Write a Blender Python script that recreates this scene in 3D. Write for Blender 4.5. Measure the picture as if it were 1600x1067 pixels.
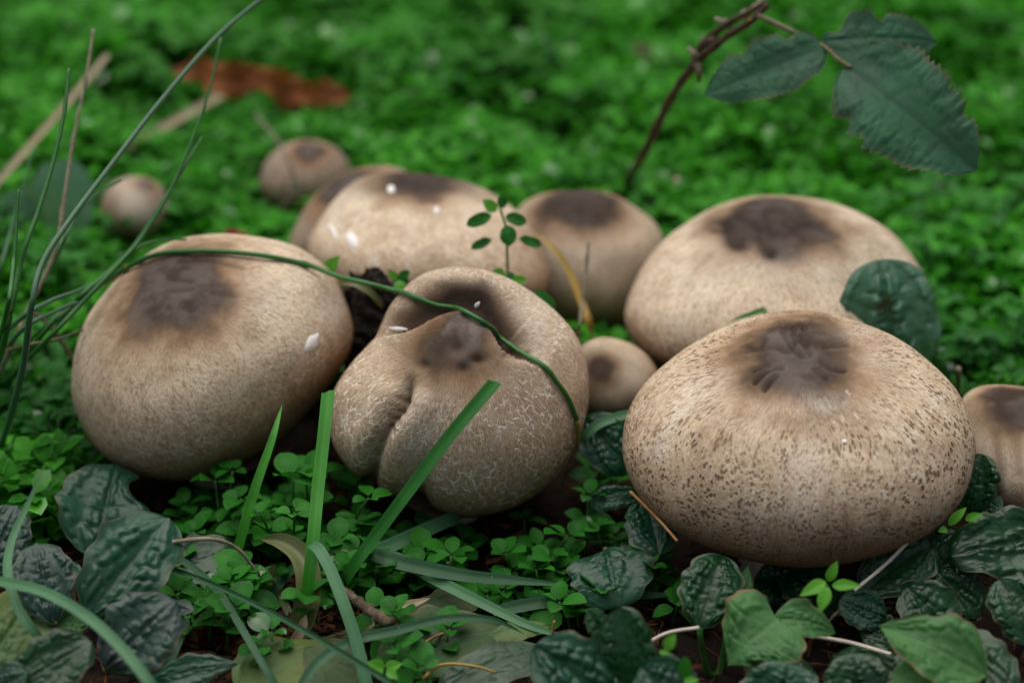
import bpy, math, random
import numpy as np
from mathutils import Vector, Matrix
from mathutils.bvhtree import BVHTree

for o in list(bpy.data.objects):
    bpy.data.objects.remove(o, do_unlink=True)
scene = bpy.context.scene
COL = scene.collection
rng = np.random.default_rng(11)
random.seed(11)

# ------------------------------------------------------------------ camera
CAM_H, PITCH, LENS, SENSOR = 0.41, math.radians(27.0), 45.0, 22.2
cam_data = bpy.data.cameras.new('camera')
cam = bpy.data.objects.new('camera', cam_data)
COL.objects.link(cam)
cam.location = (0, 0, CAM_H)
cam.rotation_euler = (math.pi / 2 - PITCH, 0, 0)
cam_data.lens, cam_data.sensor_width = LENS, SENSOR
cam_data.clip_start, cam_data.clip_end = 0.01, 200.0
cam_data.dof.use_dof = True
cam_data.dof.focus_distance = 0.702
cam_data.dof.aperture_fstop = 3.5
cam_data.dof.aperture_blades = 0
scene.camera = cam

# ------------------------------------------------------------------ light
SUN_EL, SUN_AZ = 76.0, 330.0
world = bpy.data.worlds.new('World')
scene.world = world
world.use_nodes = True
wn = world.node_tree
wn.nodes.clear()
w_out = wn.nodes.new('ShaderNodeOutputWorld')
w_bg = wn.nodes.new('ShaderNodeBackground')
w_hsv = wn.nodes.new('ShaderNodeHueSaturation')
w_sky = wn.nodes.new('ShaderNodeTexSky')
w_sky.sky_type = 'NISHITA'
w_sky.sun_disc = False
w_sky.sun_elevation = math.radians(SUN_EL)
w_sky.sun_rotation = math.radians(SUN_AZ)
w_sky.dust_density = 3.0
w_sky.air_density = 1.0
w_hsv.inputs['Saturation'].default_value = 0.42
w_bg.inputs['Strength'].default_value = 0.05
wn.links.new(w_sky.outputs[0], w_hsv.inputs['Color'])
wn.links.new(w_hsv.outputs[0], w_bg.inputs[0])
wn.links.new(w_bg.outputs[0], w_out.inputs[0])

sun_data = bpy.data.lights.new('sun', 'SUN')
sun_data.energy = 1.5
sun_data.angle = math.radians(75)
sun_data.color = (1.0, 0.945, 0.86)
sun = bpy.data.objects.new('sun', sun_data)
COL.objects.link(sun)
az, el = math.radians(SUN_AZ), math.radians(SUN_EL)
sdir = Vector((math.sin(az) * math.cos(el), math.cos(az) * math.cos(el), math.sin(el)))
sun.rotation_euler = sdir.to_track_quat('Z', 'Y').to_euler()
sun.location = (0, 0, 3)

vs = scene.view_settings
vs.view_transform = 'Standard'
vs.look = 'None'
vs.exposure = 1.0
vs.gamma = 1.0
vs.use_curve_mapping = False
scene.render.engine = 'CYCLES'
scene.cycles.max_bounces = 6
scene.cycles.diffuse_bounces = 2
scene.cycles.glossy_bounces = 2
scene.cycles.transmission_bounces = 2

# ------------------------------------------------------------------ pixel <-> place helpers (1600 x 1067 photograph)
CAM = np.array([0, 0, CAM_H])
FWD = np.array([0, math.cos(PITCH), -math.sin(PITCH)])
UPV = np.array([0, math.sin(PITCH), math.cos(PITCH)])
RGT = np.array([1.0, 0, 0])
KPX = SENSOR / LENS / 1600.0


def ray(px, py):
    return FWD + RGT * (px - 800) * KPX - UPV * (py - 533.5) * KPX


def at_d(px, py, d):
    return CAM + ray(px, py) * d


def at_z(px, py, z):
    r = ray(px, py)
    return CAM + r * ((z - CAM_H) / r[2])


def project(P):
    q = P - CAM
    d = q @ FWD
    return 800 + (q @ RGT) / d / KPX, 533.5 - (q @ UPV) / d / KPX, d


def unit(v):
    v = np.asarray(v, float)
    return v / (np.linalg.norm(v) + 1e-12)


def gz(x, y):
    """height of the soil"""
    return (0.0035 * np.sin(x * 31 + 1.3) * np.cos(y * 27 + .4) + 0.0025 * np.sin(x * 67 + y * 41)
            + 0.006 * np.sin(y * 6 - 1.2 + x * 3) * np.clip((y - 0.9) * 3, 0, 1))


# ------------------------------------------------------------------ object helpers
def tag(o, label=None, cat=None, group=None, kind=None):
    if label: o['label'] = label
    if cat: o['category'] = cat
    if group: o['group'] = group
    if kind: o['kind'] = kind
    return o


def thing(name, loc, label, cat, group=None):
    o = bpy.data.objects.new(name, None)
    o.empty_display_size = 0.01
    COL.objects.link(o)
    o.location = Vector(loc)
    o['origin'] = [float(c) for c in loc]
    return tag(o, label, cat, group)


def wloc(o):
    p = np.array(o.location)
    return p if o.parent is None else p + wloc(o.parent)


def make_mesh(name, V, F, mat=None, smooth=True, attrs=None):
    me = bpy.data.meshes.new(name)
    V = np.asarray(V, float)
    me.from_pydata(V.tolist(), [], F if isinstance(F, list) else F.tolist())
    if smooth:
        me.polygons.foreach_set('use_smooth', np.ones(len(me.polygons), bool))
    if attrs:
        for k, (typ, data) in attrs.items():
            a = me.attributes.new(k, typ, 'POINT')
            a.data.foreach_set('value' if typ == 'FLOAT' else 'vector', np.asarray(data, np.float32).ravel())
    if mat:
        me.materials.append(mat)
    me.update()
    return me


def obj(name, V, F, mat, parent=None, smooth=True, attrs=None):
    """a mesh given in world coordinates, linked as one object (child of parent)"""
    V = np.asarray(V, float)
    if parent is not None:
        org = wloc(parent)
    else:
        org = np.array([V[:, 0].mean(), V[:, 1].mean(), V[:, 2].min()])
    o = bpy.data.objects.new(name, make_mesh(name, V - org, F, mat, smooth, attrs))
    COL.objects.link(o)
    if parent is not None:
        o.parent = parent
    else:
        o.location = Vector(org)
    return o


def catmull(P, n, closed=False):
    P = np.asarray(P, float)
    m = len(P)
    if closed:
        Q = np.vstack([P[-1], P, P[0], P[1]])
        segs = m
    else:
        Q = np.vstack([2 * P[0] - P[1], P, 2 * P[-1] - P[-2]])
        segs = m - 1
    out = []
    ts = np.linspace(0, segs, n, endpoint=not closed)
    for t in ts:
        i = min(int(t), segs - 1)
        u = t - i
        p0, p1, p2, p3 = Q[i], Q[i + 1], Q[i + 2], Q[i + 3]
        out.append(0.5 * (2 * p1 + (p2 - p0) * u + (2 * p0 - 5 * p1 + 4 * p2 - p3) * u * u + (3 * p1 - p0 - 3 * p2 + p3) * u ** 3))
    return np.array(out)


def tube_geo(C, R, sides=7):
    C = np.asarray(C, float)
    n = len(C)
    R = np.broadcast_to(np.asarray(R, float), (n,))
    T = np.gradient(C, axis=0)
    V = []
    ref = np.array([0.13, 0.31, 0.94])
    for i in range(n):
        t = unit(T[i])
        a = unit(np.cross(t, ref))
        if np.linalg.norm(np.cross(t, ref)) < .1:
            a = unit(np.cross(t, np.array([1, 0, 0])))
        b = np.cross(t, a)
        for s in range(sides):
            th = 2 * math.pi * s / sides
            V.append(C[i] + (a * math.cos(th) + b * math.sin(th)) * R[i])
    F = [[i * sides + s, i * sides + (s + 1) % sides, (i + 1) * sides + (s + 1) % sides, (i + 1) * sides + s]
         for i in range(n - 1) for s in range(sides)]
    F.append(list(range(sides))[::-1])
    F.append([(n - 1) * sides + s for s in range(sides)])
    return np.array(V), F


# ------------------------------------------------------------------ materials
class NT:
    def __init__(s, name):
        s.m = bpy.data.materials.new(name)
        s.m.use_nodes = True
        s.t = s.m.node_tree
        s.t.nodes.clear()
        s.out = s.t.nodes.new('ShaderNodeOutputMaterial')

    def n(s, typ, **kw):
        nd = s.t.nodes.new('ShaderNode' + typ)
        for k, v in kw.items():
            setattr(nd, k, v)
        return nd

    def put(s, sock, v):
        if hasattr(v, 'is_linked') or isinstance(v, bpy.types.NodeSocket):
            s.t.links.new(v, sock)
        elif isinstance(v, (tuple, list)) and len(v) == 3 and sock.type == 'RGBA':
            sock.default_value = (*v, 1)
        else:
            sock.default_value = v

    def math(s, op, a, b=0.0, c=0.0, clamp=False):
        nd = s.n('Math', operation=op, use_clamp=clamp)
        for i, v in enumerate((a, b, c)):
            s.put(nd.inputs[i], v)
        return nd.outputs[0]

    def mul(s, a, b): return s.math('MULTIPLY', a, b)
    def add(s, a, b): return s.math('ADD', a, b)
    def sub(s, a, b): return s.math('SUBTRACT', a, b)

    def step(s, x, lo, hi, a=0.0, b=1.0):
        nd = s.n('MapRange', interpolation_type='SMOOTHSTEP')
        for i, v in enumerate((x, lo, hi, a, b)):
            s.put(nd.inputs[i], v)
        return nd.outputs[0]

    def mix(s, f, a, b, mode='MIX'):
        nd = s.n('Mix', data_type='RGBA', blend_type=mode)
        s.put(nd.inputs[0], f)
        s.put(nd.inputs[6], a)
        s.put(nd.inputs[7], b)
        return nd.outputs[2]

    def attr(s, name, vec=False):
        nd = s.n('Attribute', attribute_name=name)
        return nd.outputs['Vector' if vec else 'Fac']

    def noise(s, vec, scale, detail=3.0, rough=0.55, distort=0.0):
        nd = s.n('TexNoise')
        if vec is not None: s.put(nd.inputs['Vector'], vec)
        s.put(nd.inputs['Scale'], scale)
        s.put(nd.inputs['Detail'], detail)
        s.put(nd.inputs['Roughness'], rough)
        s.put(nd.inputs['Distortion'], distort)
        return nd.outputs[0]

    def voro(s, vec, scale, feature='F1', rand=1.0):
        nd = s.n('TexVoronoi', feature=feature)
        s.put(nd.inputs['Vector'], vec)
        s.put(nd.inputs['Scale'], scale)
        s.put(nd.inputs['Randomness'], rand)
        return nd.outputs['Distance']

    def vmul(s, v, f):
        nd = s.n('VectorMath', operation='MULTIPLY')
        s.put(nd.inputs[0], v)
        s.put(nd.inputs[1], f)
        return nd.outputs[0]

    def vadd(s, v, f):
        nd = s.n('VectorMath', operation='ADD')
        s.put(nd.inputs[0], v)
        s.put(nd.inputs[1], f)
        return nd.outputs[0]

    def comb(s, x, y, z):
        nd = s.n('CombineXYZ')
        for i, v in enumerate((x, y, z)):
            s.put(nd.inputs[i], v)
        return nd.outputs[0]

    def obj(s): return s.n('TexCoord').outputs['Object']
    def orand(s): return s.n('ObjectInfo').outputs['Random']
    def island(s): return s.n('NewGeometry').outputs['Random Per Island']

    def bump(s, h, strength=0.5, dist=0.001):
        nd = s.n('Bump')
        s.put(nd.inputs['Strength'], strength)
        s.put(nd.inputs['Distance'], dist)
        s.put(nd.inputs['Height'], h)
        return nd.outputs[0]

    def bsdf(s, col, rough=0.6, spec=0.5, normal=None, trans=None, coat=0.0, coat_rough=0.2, sss=0.0):
        p = s.n('BsdfPrincipled')
        s.put(p.inputs['Base Color'], col)
        s.put(p.inputs['Roughness'], rough)
        s.put(p.inputs['Specular IOR Level'], spec)
        if coat:
            s.put(p.inputs['Coat Weight'], coat)
            s.put(p.inputs['Coat Roughness'], coat_rough)
        if normal is not None:
            s.put(p.inputs['Normal'], normal)
            if coat: s.put(p.inputs['Coat Normal'], normal)
        res = p.outputs[0]
        if trans is not None:
            tr = s.n('BsdfTranslucent')
            s.put(tr.inputs[0], trans)
            mx = s.n('AddShader')
            s.t.links.new(res, mx.inputs[0])
            s.t.links.new(tr.outputs[0], mx.inputs[1])
            res = mx.outputs[0]
        s.t.links.new(res, s.out.inputs[0])
        return s.m


def mat_cap(name, disc=0.42, crack=0.5, pit=0.3, brown=(0.31, 0.185, 0.10), cream=(0.78, 0.625, 0.44), seed=0.0, grey=1.0,
            margin=0.8, fine=1.0, patch=0.5, streaks=0.3):
    t = NT(name)
    r = t.attr('rad')
    dv = t.attr('dirv', True)
    o = t.vadd(t.obj(), (seed, seed * .7, -seed))
    flow = t.n('SeparateXYZ')
    t.put(flow.inputs[0], dv)
    pol = t.vadd(t.comb(t.mul(flow.outputs[0], .7), t.mul(flow.outputs[1], .7), t.mul(r, .40)), (seed * 3, seed, seed))
    pol_l = t.vadd(t.comb(t.mul(flow.outputs[0], .7), t.mul(flow.outputs[1], .7), t.mul(r, .12)), (seed, seed, seed * 2))
    n_low = t.noise(o, 30, 3)
    n_mid = t.noise(o, 95, 4, .6)
    n_fine = t.noise(pol, 62, 4, .72)
    n_str = t.noise(pol_l, 9, 4, .62)
    n_str2 = t.noise(pol_l, 34, 3, .6)
    iso = t.noise(t.vadd(o, (.3, .1, .2)), 75, 4, .6)
    # ---- ground colour of the skin: cream round the disc, brown towards the margin
    f = t.step(t.add(r, t.mul(t.sub(n_low, .5), 1.4)), .70, 1.95)
    base = t.mix(f, cream, brown)
    base = t.mix(t.step(n_mid, .38, .66, 0, .6), base, t.mix(.5, brown, (.40, .28, .18)))
    base = t.mix(t.mul(t.step(n_str, .46, .70), .6 * patch), base, (.70, .60, .47))
    base = t.mix(t.mul(t.step(n_str2, .50, .72), streaks), base, (.25, .15, .085))
    # ---- fibrils: fine brown-on-pale mottling
    base = t.mix(t.mul(t.step(n_fine, .47, .66), .72 * fine), base, t.mix(.25, brown, (.15, .085, .048)))
    base = t.mix(t.mul(t.step(n_fine, .50, .32), .62 * fine), base, (.74, .65, .53))
    grain = t.noise(pol, 125, 3, .75)
    base = t.mix(t.mul(t.step(grain, .54, .70), .55 * fine), base, (.82, .73, .60))
    base = t.mix(t.mul(t.step(grain, .46, .30), .50 * fine), base, (.20, .115, .062))
    # ---- pale cracks between scales
    wob = t.n('TexNoise')
    t.put(wob.inputs['Vector'], pol); t.put(wob.inputs['Scale'], 26); t.put(wob.inputs['Detail'], 3)
    pw = t.vadd(pol, t.vmul(wob.outputs['Color'], (.075, .075, .045)))
    e1 = t.voro(pw, 17, 'DISTANCE_TO_EDGE')
    area = t.step(n_low, .36, .52)
    away = t.mul(t.step(r, disc + .05, disc + .35), t.step(t.noise(pol, 24, 2), .38, .50))
    line = t.mul(t.mul(t.step(e1, .085, .025), area), t.mul(away, crack))
    base = t.mix(line, base, (.86, .76, .63))
    # ---- small dark pits and scales
    d1 = t.voro(t.vadd(pol, t.vmul(wob.outputs['Color'], (.02, .02, .02))), 50, 'F1')
    psz = t.step(t.noise(pol, 15, 3), .34, .62, .10, .46)
    pits = t.mul(t.mul(t.step(d1, t.add(psz, .10), t.mul(psz, .55)), t.step(n_low, .72, .46)), t.mul(t.step(r, disc + .02, disc + .22), pit))
    pits = t.mul(pits, t.step(psz, .04, .12))
    base = t.mix(pits, base, t.mix(n_mid, (.26, .16, .10), (.10, .05, .028)))
    d2 = t.voro(t.vmul(pol, (1, 1, 1.3)), 19, 'F1')
    base = t.mix(t.mul(t.step(d2, .075, .04), t.mul(t.step(n_mid, .54, .60), .75)), base, (.09, .05, .03))
    # ---- brown halo and dark disc
    rw = t.add(t.add(r, t.mul(t.sub(n_low, .5), .55)), t.mul(t.sub(iso, .5), .42))
    rw = t.add(rw, t.add(t.mul(t.sub(n_str, .5), .10), t.mul(t.sub(n_fine, .5), .10)))
    halo = t.step(rw, disc + .42, disc - .06)
    base = t.mix(t.mul(halo, .80), base, t.mix(n_fine, (.30, .165, .075), (.20, .105, .05)))
    mask = t.step(rw, disc + .10, disc - .16)
    dk = t.step(t.add(iso, t.mul(t.sub(t.math('DIVIDE', r, disc), .55), .34)), .40, .64)
    disc_c = t.mix(dk, (.112 * grey, .092 * grey, .080 * grey), (.030, .018, .014))
    disc_c = t.mix(t.mul(t.step(n_mid, .50, .68), .6), disc_c, (.022, .014, .012))
    disc_c = t.mix(t.mul(t.step(n_fine, .45, .7), .35), disc_c, (.10, .07, .055))
    base = t.mix(t.mul(mask, .95), base, disc_c)
    # ---- bruises, scars, darkened creases and the pale torn places of this very cap
    base = t.mix(t.mul(t.attr('pale'), t.mul(t.step(n_fine, .62, .40, .30, 1), t.step(n_mid, .30, .62, .35, 1))), base, (.74, .655, .555))
    base = t.mix(t.mul(t.attr('tawny'), .85), base, (.20, .125, .075))
    base = t.mix(t.attr('dark_mark'), base, t.mix(t.step(n_mid, .35, .65), (.024, .015, .012), (.060, .038, .028)))
    # ---- browned rim
    mg = t.step(t.add(r, t.mul(t.sub(n_mid, .5), .4)), 1.15, 1.95)
    base = t.mix(t.mul(mg, margin), base, t.mix(n_fine, (.30, .165, .08), (.165, .085, .04)))
    h = t.add(t.add(t.mul(n_fine, -.6), t.mul(line, -.5)), t.mul(pits, -.9))
    h = t.add(h, t.mul(n_mid, .5))
    nrm = t.bump(t.add(h, t.mul(grain, .35)), .75, .0008)
    return t.bsdf(base, .66, .14, nrm)


def mat_leaf(name, base=(.008, .048, .024), alt=(.012, .068, .032), vein=(.004, .020, .011), tint=(.05, .035, .055), tintf=.25, rough=.27,
             spec=.30, coat=.0, edge=(.10, .055, .03), edgef=.4, trans=.25, bump=.4):
    t = NT(name)
    o = t.obj()
    n1 = t.noise(o, 70, 3)
    n2 = t.noise(o, 420, 3, .6)
    c = t.mix(t.step(n1, .35, .65), base, alt)
    rnd = t.orand()
    c = t.mix(t.mul(rnd, .35), c, alt)
    c = t.mix(t.mul(t.step(t.noise(o, 38, 2), .45, .7), tintf), c, tint)
    c = t.mix(t.mul(t.attr('vein'), .62), c, vein)
    c = t.mix(t.step(n2, .58, .75, 0, .4), c, tuple(x * .6 for x in base))
    ef = t.mul(t.step(t.add(t.attr('edge'), t.mul(t.sub(n1, .5), .25)), .90, .99), edgef)
    c = t.mix(ef, c, edge)
    c = t.mix(t.attr('spot'), c, (.045, .025, .015))
    nrm = t.bump(t.add(t.mul(n2, .6), t.mul(t.noise(o, 1300, 2), .35)), bump, .0006)
    rg = t.step(n1, .3, .7, rough, rough + .16)
    tr = t.mix(.0, tuple(x * trans for x in (alt[0] * 1.3, alt[1] * 1.6, alt[2] * .6)), alt) if trans else None
    return t.bsdf(c, rg, spec, nrm, tr, coat, .12)


def mat_weed(name, island=False, spec=.14, a=(.008, .072, .006), b=(.020, .135, .010), rough=.55, dark=(.005, .045, .006), wet=.92, tr=.5):
    t = NT(name)
    rnd = t.island() if island else t.orand()
    c = t.mix(rnd, a, b)
    big = t.noise(t.n('NewGeometry').outputs['Position'], 9, 3)
    c = t.mix(t.mul(t.step(big, .42, .66), .65), c, dark)
    o = t.obj()
    n = t.noise(o, 300, 3)
    c = t.mix(t.step(n, .4, .7, 0, .35), c, tuple(x * 1.25 for x in b))
    nrm = t.bump(n, .35, .0004)
    w = t.step(t.math('FRACT', t.mul(rnd, 37.3)), wet, wet + .02)
    rg = t.sub(rough, t.mul(w, rough - .20))
    return t.bsdf(c, rg, t.add(spec, t.mul(w, .30)), nrm, t.mix(1 - tr, c, (0, 0, 0)))


def mat_grass(name, a, b, rough=.42, tr=.35, lines=True, spec=.4, tipcol=None):
    t = NT(name)
    o = t.obj()
    c = t.mix(t.step(t.noise(o, 45, 3), .35, .65), a, b)
    w = t.attr('across')
    n = t.n('TexNoise', noise_dimensions='2D')
    t.put(n.inputs['Vector'], t.comb(t.mul(w, 1.0), t.mul(t.attr('along'), .04), 0))
    t.put(n.inputs['Scale'], 9)
    if lines:
        c = t.mix(t.step(n.outputs[0], .45, .65, 0, .45), c, tuple(x * .62 for x in a))
        c = t.mix(t.mul(t.step(t.math('ABSOLUTE', w), .14, .03), .15), c, tuple(min(1, x * 1.5) for x in b))
    if tipcol:
        c = t.mix(t.step(t.add(t.attr('along'), t.mul(t.noise(o, 140, 2), .12)), .90, 1.03), c, tipcol)
    spk = t.noise(o, 900, 2)
    c = t.mix(t.step(spk, .68, .76, 0, .5), c, (.25, .25, .16))
    return t.bsdf(c, rough, spec, t.bump(n.outputs[0], .3, .0005), t.mix(1 - tr, c, (0, 0, 0)))


def mat_plain(name, a, b, scale=120, rough=.8, spec=.25, bump=.6, dist=.001, det=4, vary=0.0):
    t = NT(name)
    o = t.obj()
    n = t.noise(o, scale, det, .62)
    c = t.mix(t.step(n, .35, .65), a, b)
    if vary:
        c = t.mix(t.mul(t.island(), vary), c, tuple(x * .35 for x in a))
    return t.bsdf(c, rough, spec, t.bump(n, bump, dist))


def mat_soil():
    t = NT('dark_soil')
    p = t.n('NewGeometry').outputs['Position']
    n1, n2, n3 = t.noise(p, 14, 4), t.noise(p, 160, 5, .65), t.noise(p, 3.2, 3)
    c = t.mix(t.step(n1, .35, .65), (.006, .0045, .0035), (.017, .010, .006))
    c = t.mix(t.step(n2, .52, .7, 0, .7), c, (.032, .015, .008))
    sep = t.n('SeparateXYZ')
    t.put(sep.inputs[0], p)
    far = t.step(t.add(sep.outputs[1], t.mul(t.sub(n3, .5), .8)), 2.0, 3.4)
    c = t.mix(far, c, t.mix(t.step(n2, .4, .6), (.018, .060, .016), (.04, .12, .028)))
    return t.bsdf(c, .9, .15, t.bump(t.add(n2, n1), .8, .004))


M = {}
M['soil'] = mat_soil()
M['clod'] = mat_plain('black_soil_clod', (.010, .008, .007), (.035, .026, .02), 300, .9, .2, 1.0, .002)
M['gill'] = mat_plain('gill_brown', (.16, .10, .075), (.24, .16, .12), 200)
M['stalk'] = mat_plain('stalk_pale', (.42, .34, .26), (.56, .48, .39), 90)
M['bugle'] = mat_leaf('bugle_leaf_dark')
M['bugle_p'] = mat_leaf('bugle_leaf_purplish', (.013, .040, .030), (.019, .054, .036), (.008, .02, .016), (.045, .03, .05), .5, .29, .30)
M['bugle_g'] = mat_leaf('bugle_leaf_deep', (.005, .034, .010), (.009, .052, .015), (.004, .02, .007), (.02, .03, .02), .2, .25, .34)
M['bugle_m'] = mat_leaf('leaf_mid_green', (.030, .105, .026), (.045, .140, .034), (.065, .16, .055), (.09, .12, .04), .2, .5, .3, 0, (.16, .075, .04), .75)
M['bugle_y'] = mat_leaf('leaf_yellow_green', (.036, .090, .018), (.075, .12, .022), (.06, .13, .04), (.11, .10, .025), .35, .48, .3)
M['dull'] = mat_leaf('leaf_dull', (.022, .062, .020), (.034, .08, .024), (.05, .09, .04), (.075, .06, .03), .4, .55, .25, 0, (.14, .09, .05), .8)
M['blue_green'] = mat_leaf('leaf_blue_green', (.034, .115, .066), (.045, .135, .08), (.016, .06, .036), (.02, .05, .05), .3, .38, .45, 0, (.03, .05, .03), .3)  # own blue-green of the eaten leaf and the slate-green leaf
M['dock'] = mat_leaf('leaf_blue_grey', (.085, .18, .13), (.11, .22, .165), (.05, .12, .085), (.07, .12, .11), .3, .5, .35)
M['bramble'] = mat_leaf('bramble_leaf_green', (.026, .092, .050), (.034, .112, .058), (.012, .042, .028), (.060, .060, .062), .35, .6, .2, 0, (.13, .075, .045), .6, .2)
M['dead'] = mat_leaf('dead_leaf', (.12, .036, .010), (.20, .062, .018), (.07, .025, .01), (.05, .025, .012), .4, .7, .2, 0, (.05, .02, .01), .3)
M['weed'] = mat_weed('weed_leaf')
M['weed_b'] = mat_weed('weed_leaf_fresh', False, .2, (.055, .21, .015), (.08, .26, .022), .5, (.05, .19, .015), 2)
M['cover'] = mat_weed('ground_cover_leaf', True, .12, (.012, .105, .005), (.042, .230, .009), .55, (.006, .055, .004), .91, .6)
M['wstem'] = mat_plain('weed_stem', (.025, .095, .016), (.045, .13, .026), 200, .5)
M['blade'] = mat_grass('grass_bright', (.034, .20, .014), (.058, .28, .022))
M['blade_d'] = mat_grass('grass_deep', (.014, .12, .012), (.026, .165, .018))
M['blade_b'] = mat_grass('grass_bluish', (.042, .135, .058), (.06, .17, .074), .5, .3, True, .3)
M['blade_k'] = mat_grass('grass_dull', (.016, .068, .026), (.026, .092, .036), .5, .3, True, .3)
M['wire'] = mat_grass('grass_wiry', (.018, .115, .016), (.034, .16, .026), .38, .12)
M['wire_b'] = mat_grass('grass_wiry_bluish', (.04, .12, .055), (.06, .155, .075), .4, .12)
M['straw'] = mat_grass('straw', (.33, .25, .16), (.45, .36, .25), .7, .15)
M['olive'] = mat_grass('olive_blade', (.085, .11, .035), (.14, .145, .055), .5, .3)
M['yellow'] = mat_grass('yellow_blade', (.38, .23, .04), (.24, .24, .05), .5, .2)
M['grey'] = mat_plain('grey_stalk', (.17, .145, .10), (.28, .245, .175), 240, .8)
M['white'] = mat_plain('bleached_stalk', (.52, .46, .38), (.64, .58, .5), 240, .7)
M['twig'] = mat_plain('twig_bark', (.055, .040, .026), (.14, .108, .072), 260, .9)
M['cane'] = mat_plain('cane_bark', (.030, .019, .010), (.075, .048, .027), 200, .7)
M['petiole'] = mat_plain('petiole_skin', (.10, .12, .045), (.15, .12, .07), 160, .6)
M['needle'] = mat_plain('needle_orange', (.32, .135, .045), (.46, .24, .09), 150, .6)
M['litter'] = mat_plain('needle_litter', (.055, .020, .009), (.125, .048, .020), 90, .85, .2, .4, .0008, 3, .75)
M['fleck'] = mat_plain('white_flesh', (.74, .71, .68), (.84, .82, .80), 500, .7, .2, .3)
M['red'] = mat_plain('red_leaf_skin', (.16, .008, .008), (.24, .015, .012), 120, .45)

# ------------------------------------------------------------------ ground
n = 150
gx = np.concatenate([-np.geomspace(30, .75, 14)[:-1], np.linspace(-.75, .75, n), np.geomspace(.75, 30, 14)[1:]])
gy = np.concatenate([-np.geomspace(30, .1, 12), np.linspace(.05, 2.2, 190), np.geomspace(2.2, 60, 14)[1:]])
GX, GY = np.meshgrid(gx, gy)
GZ = gz(GX, GY) * (np.hypot(GX, GY - 1) < 3)
V = np.stack([GX, GY, GZ], -1).reshape(-1, 3)
w = len(gx)
F = [[j * w + i, j * w + i + 1, (j + 1) * w + i + 1, (j + 1) * w + i] for j in range(len(gy) - 1) for i in range(w - 1)]
tag(obj('ground', V, F, M['soil']), kind='structure')

# ------------------------------------------------------------------ mushrooms
CAPS = []          # (centre, horizontal radius, underside height)
BVHS = []


def seg_dist(X, Y, poly):
    """distance of points to a polyline in the picture plane, and side (+ = right of travel direction when y grows down)"""
    best = np.full(X.shape, 1e9)
    side = np.zeros(X.shape)
    tt = np.zeros(X.shape)
    L = len(poly) - 1
    for i in range(L):
        ax, ay = poly[i]
        bx, by = poly[i + 1]
        ux, uy = bx - ax, by - ay
        q = np.clip(((X - ax) * ux + (Y - ay) * uy) / (ux * ux + uy * uy), 0, 1)
        dx, dy = X - ax - q * ux, Y - ay - q * uy
        d = np.hypot(dx, dy)
        m = d < best
        best = np.where(m, d, best)
        side = np.where(m, np.sign(ux * dy - uy * dx), side)
        tt = np.where(m, (i + q) / L, tt)
    return best, side, tt


def blob(X, Y, x, y, rx, ry, p=2.0):
    return np.exp(-(np.abs((X - x) / rx) ** p + np.abs((Y - y) / ry) ** p))


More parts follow.
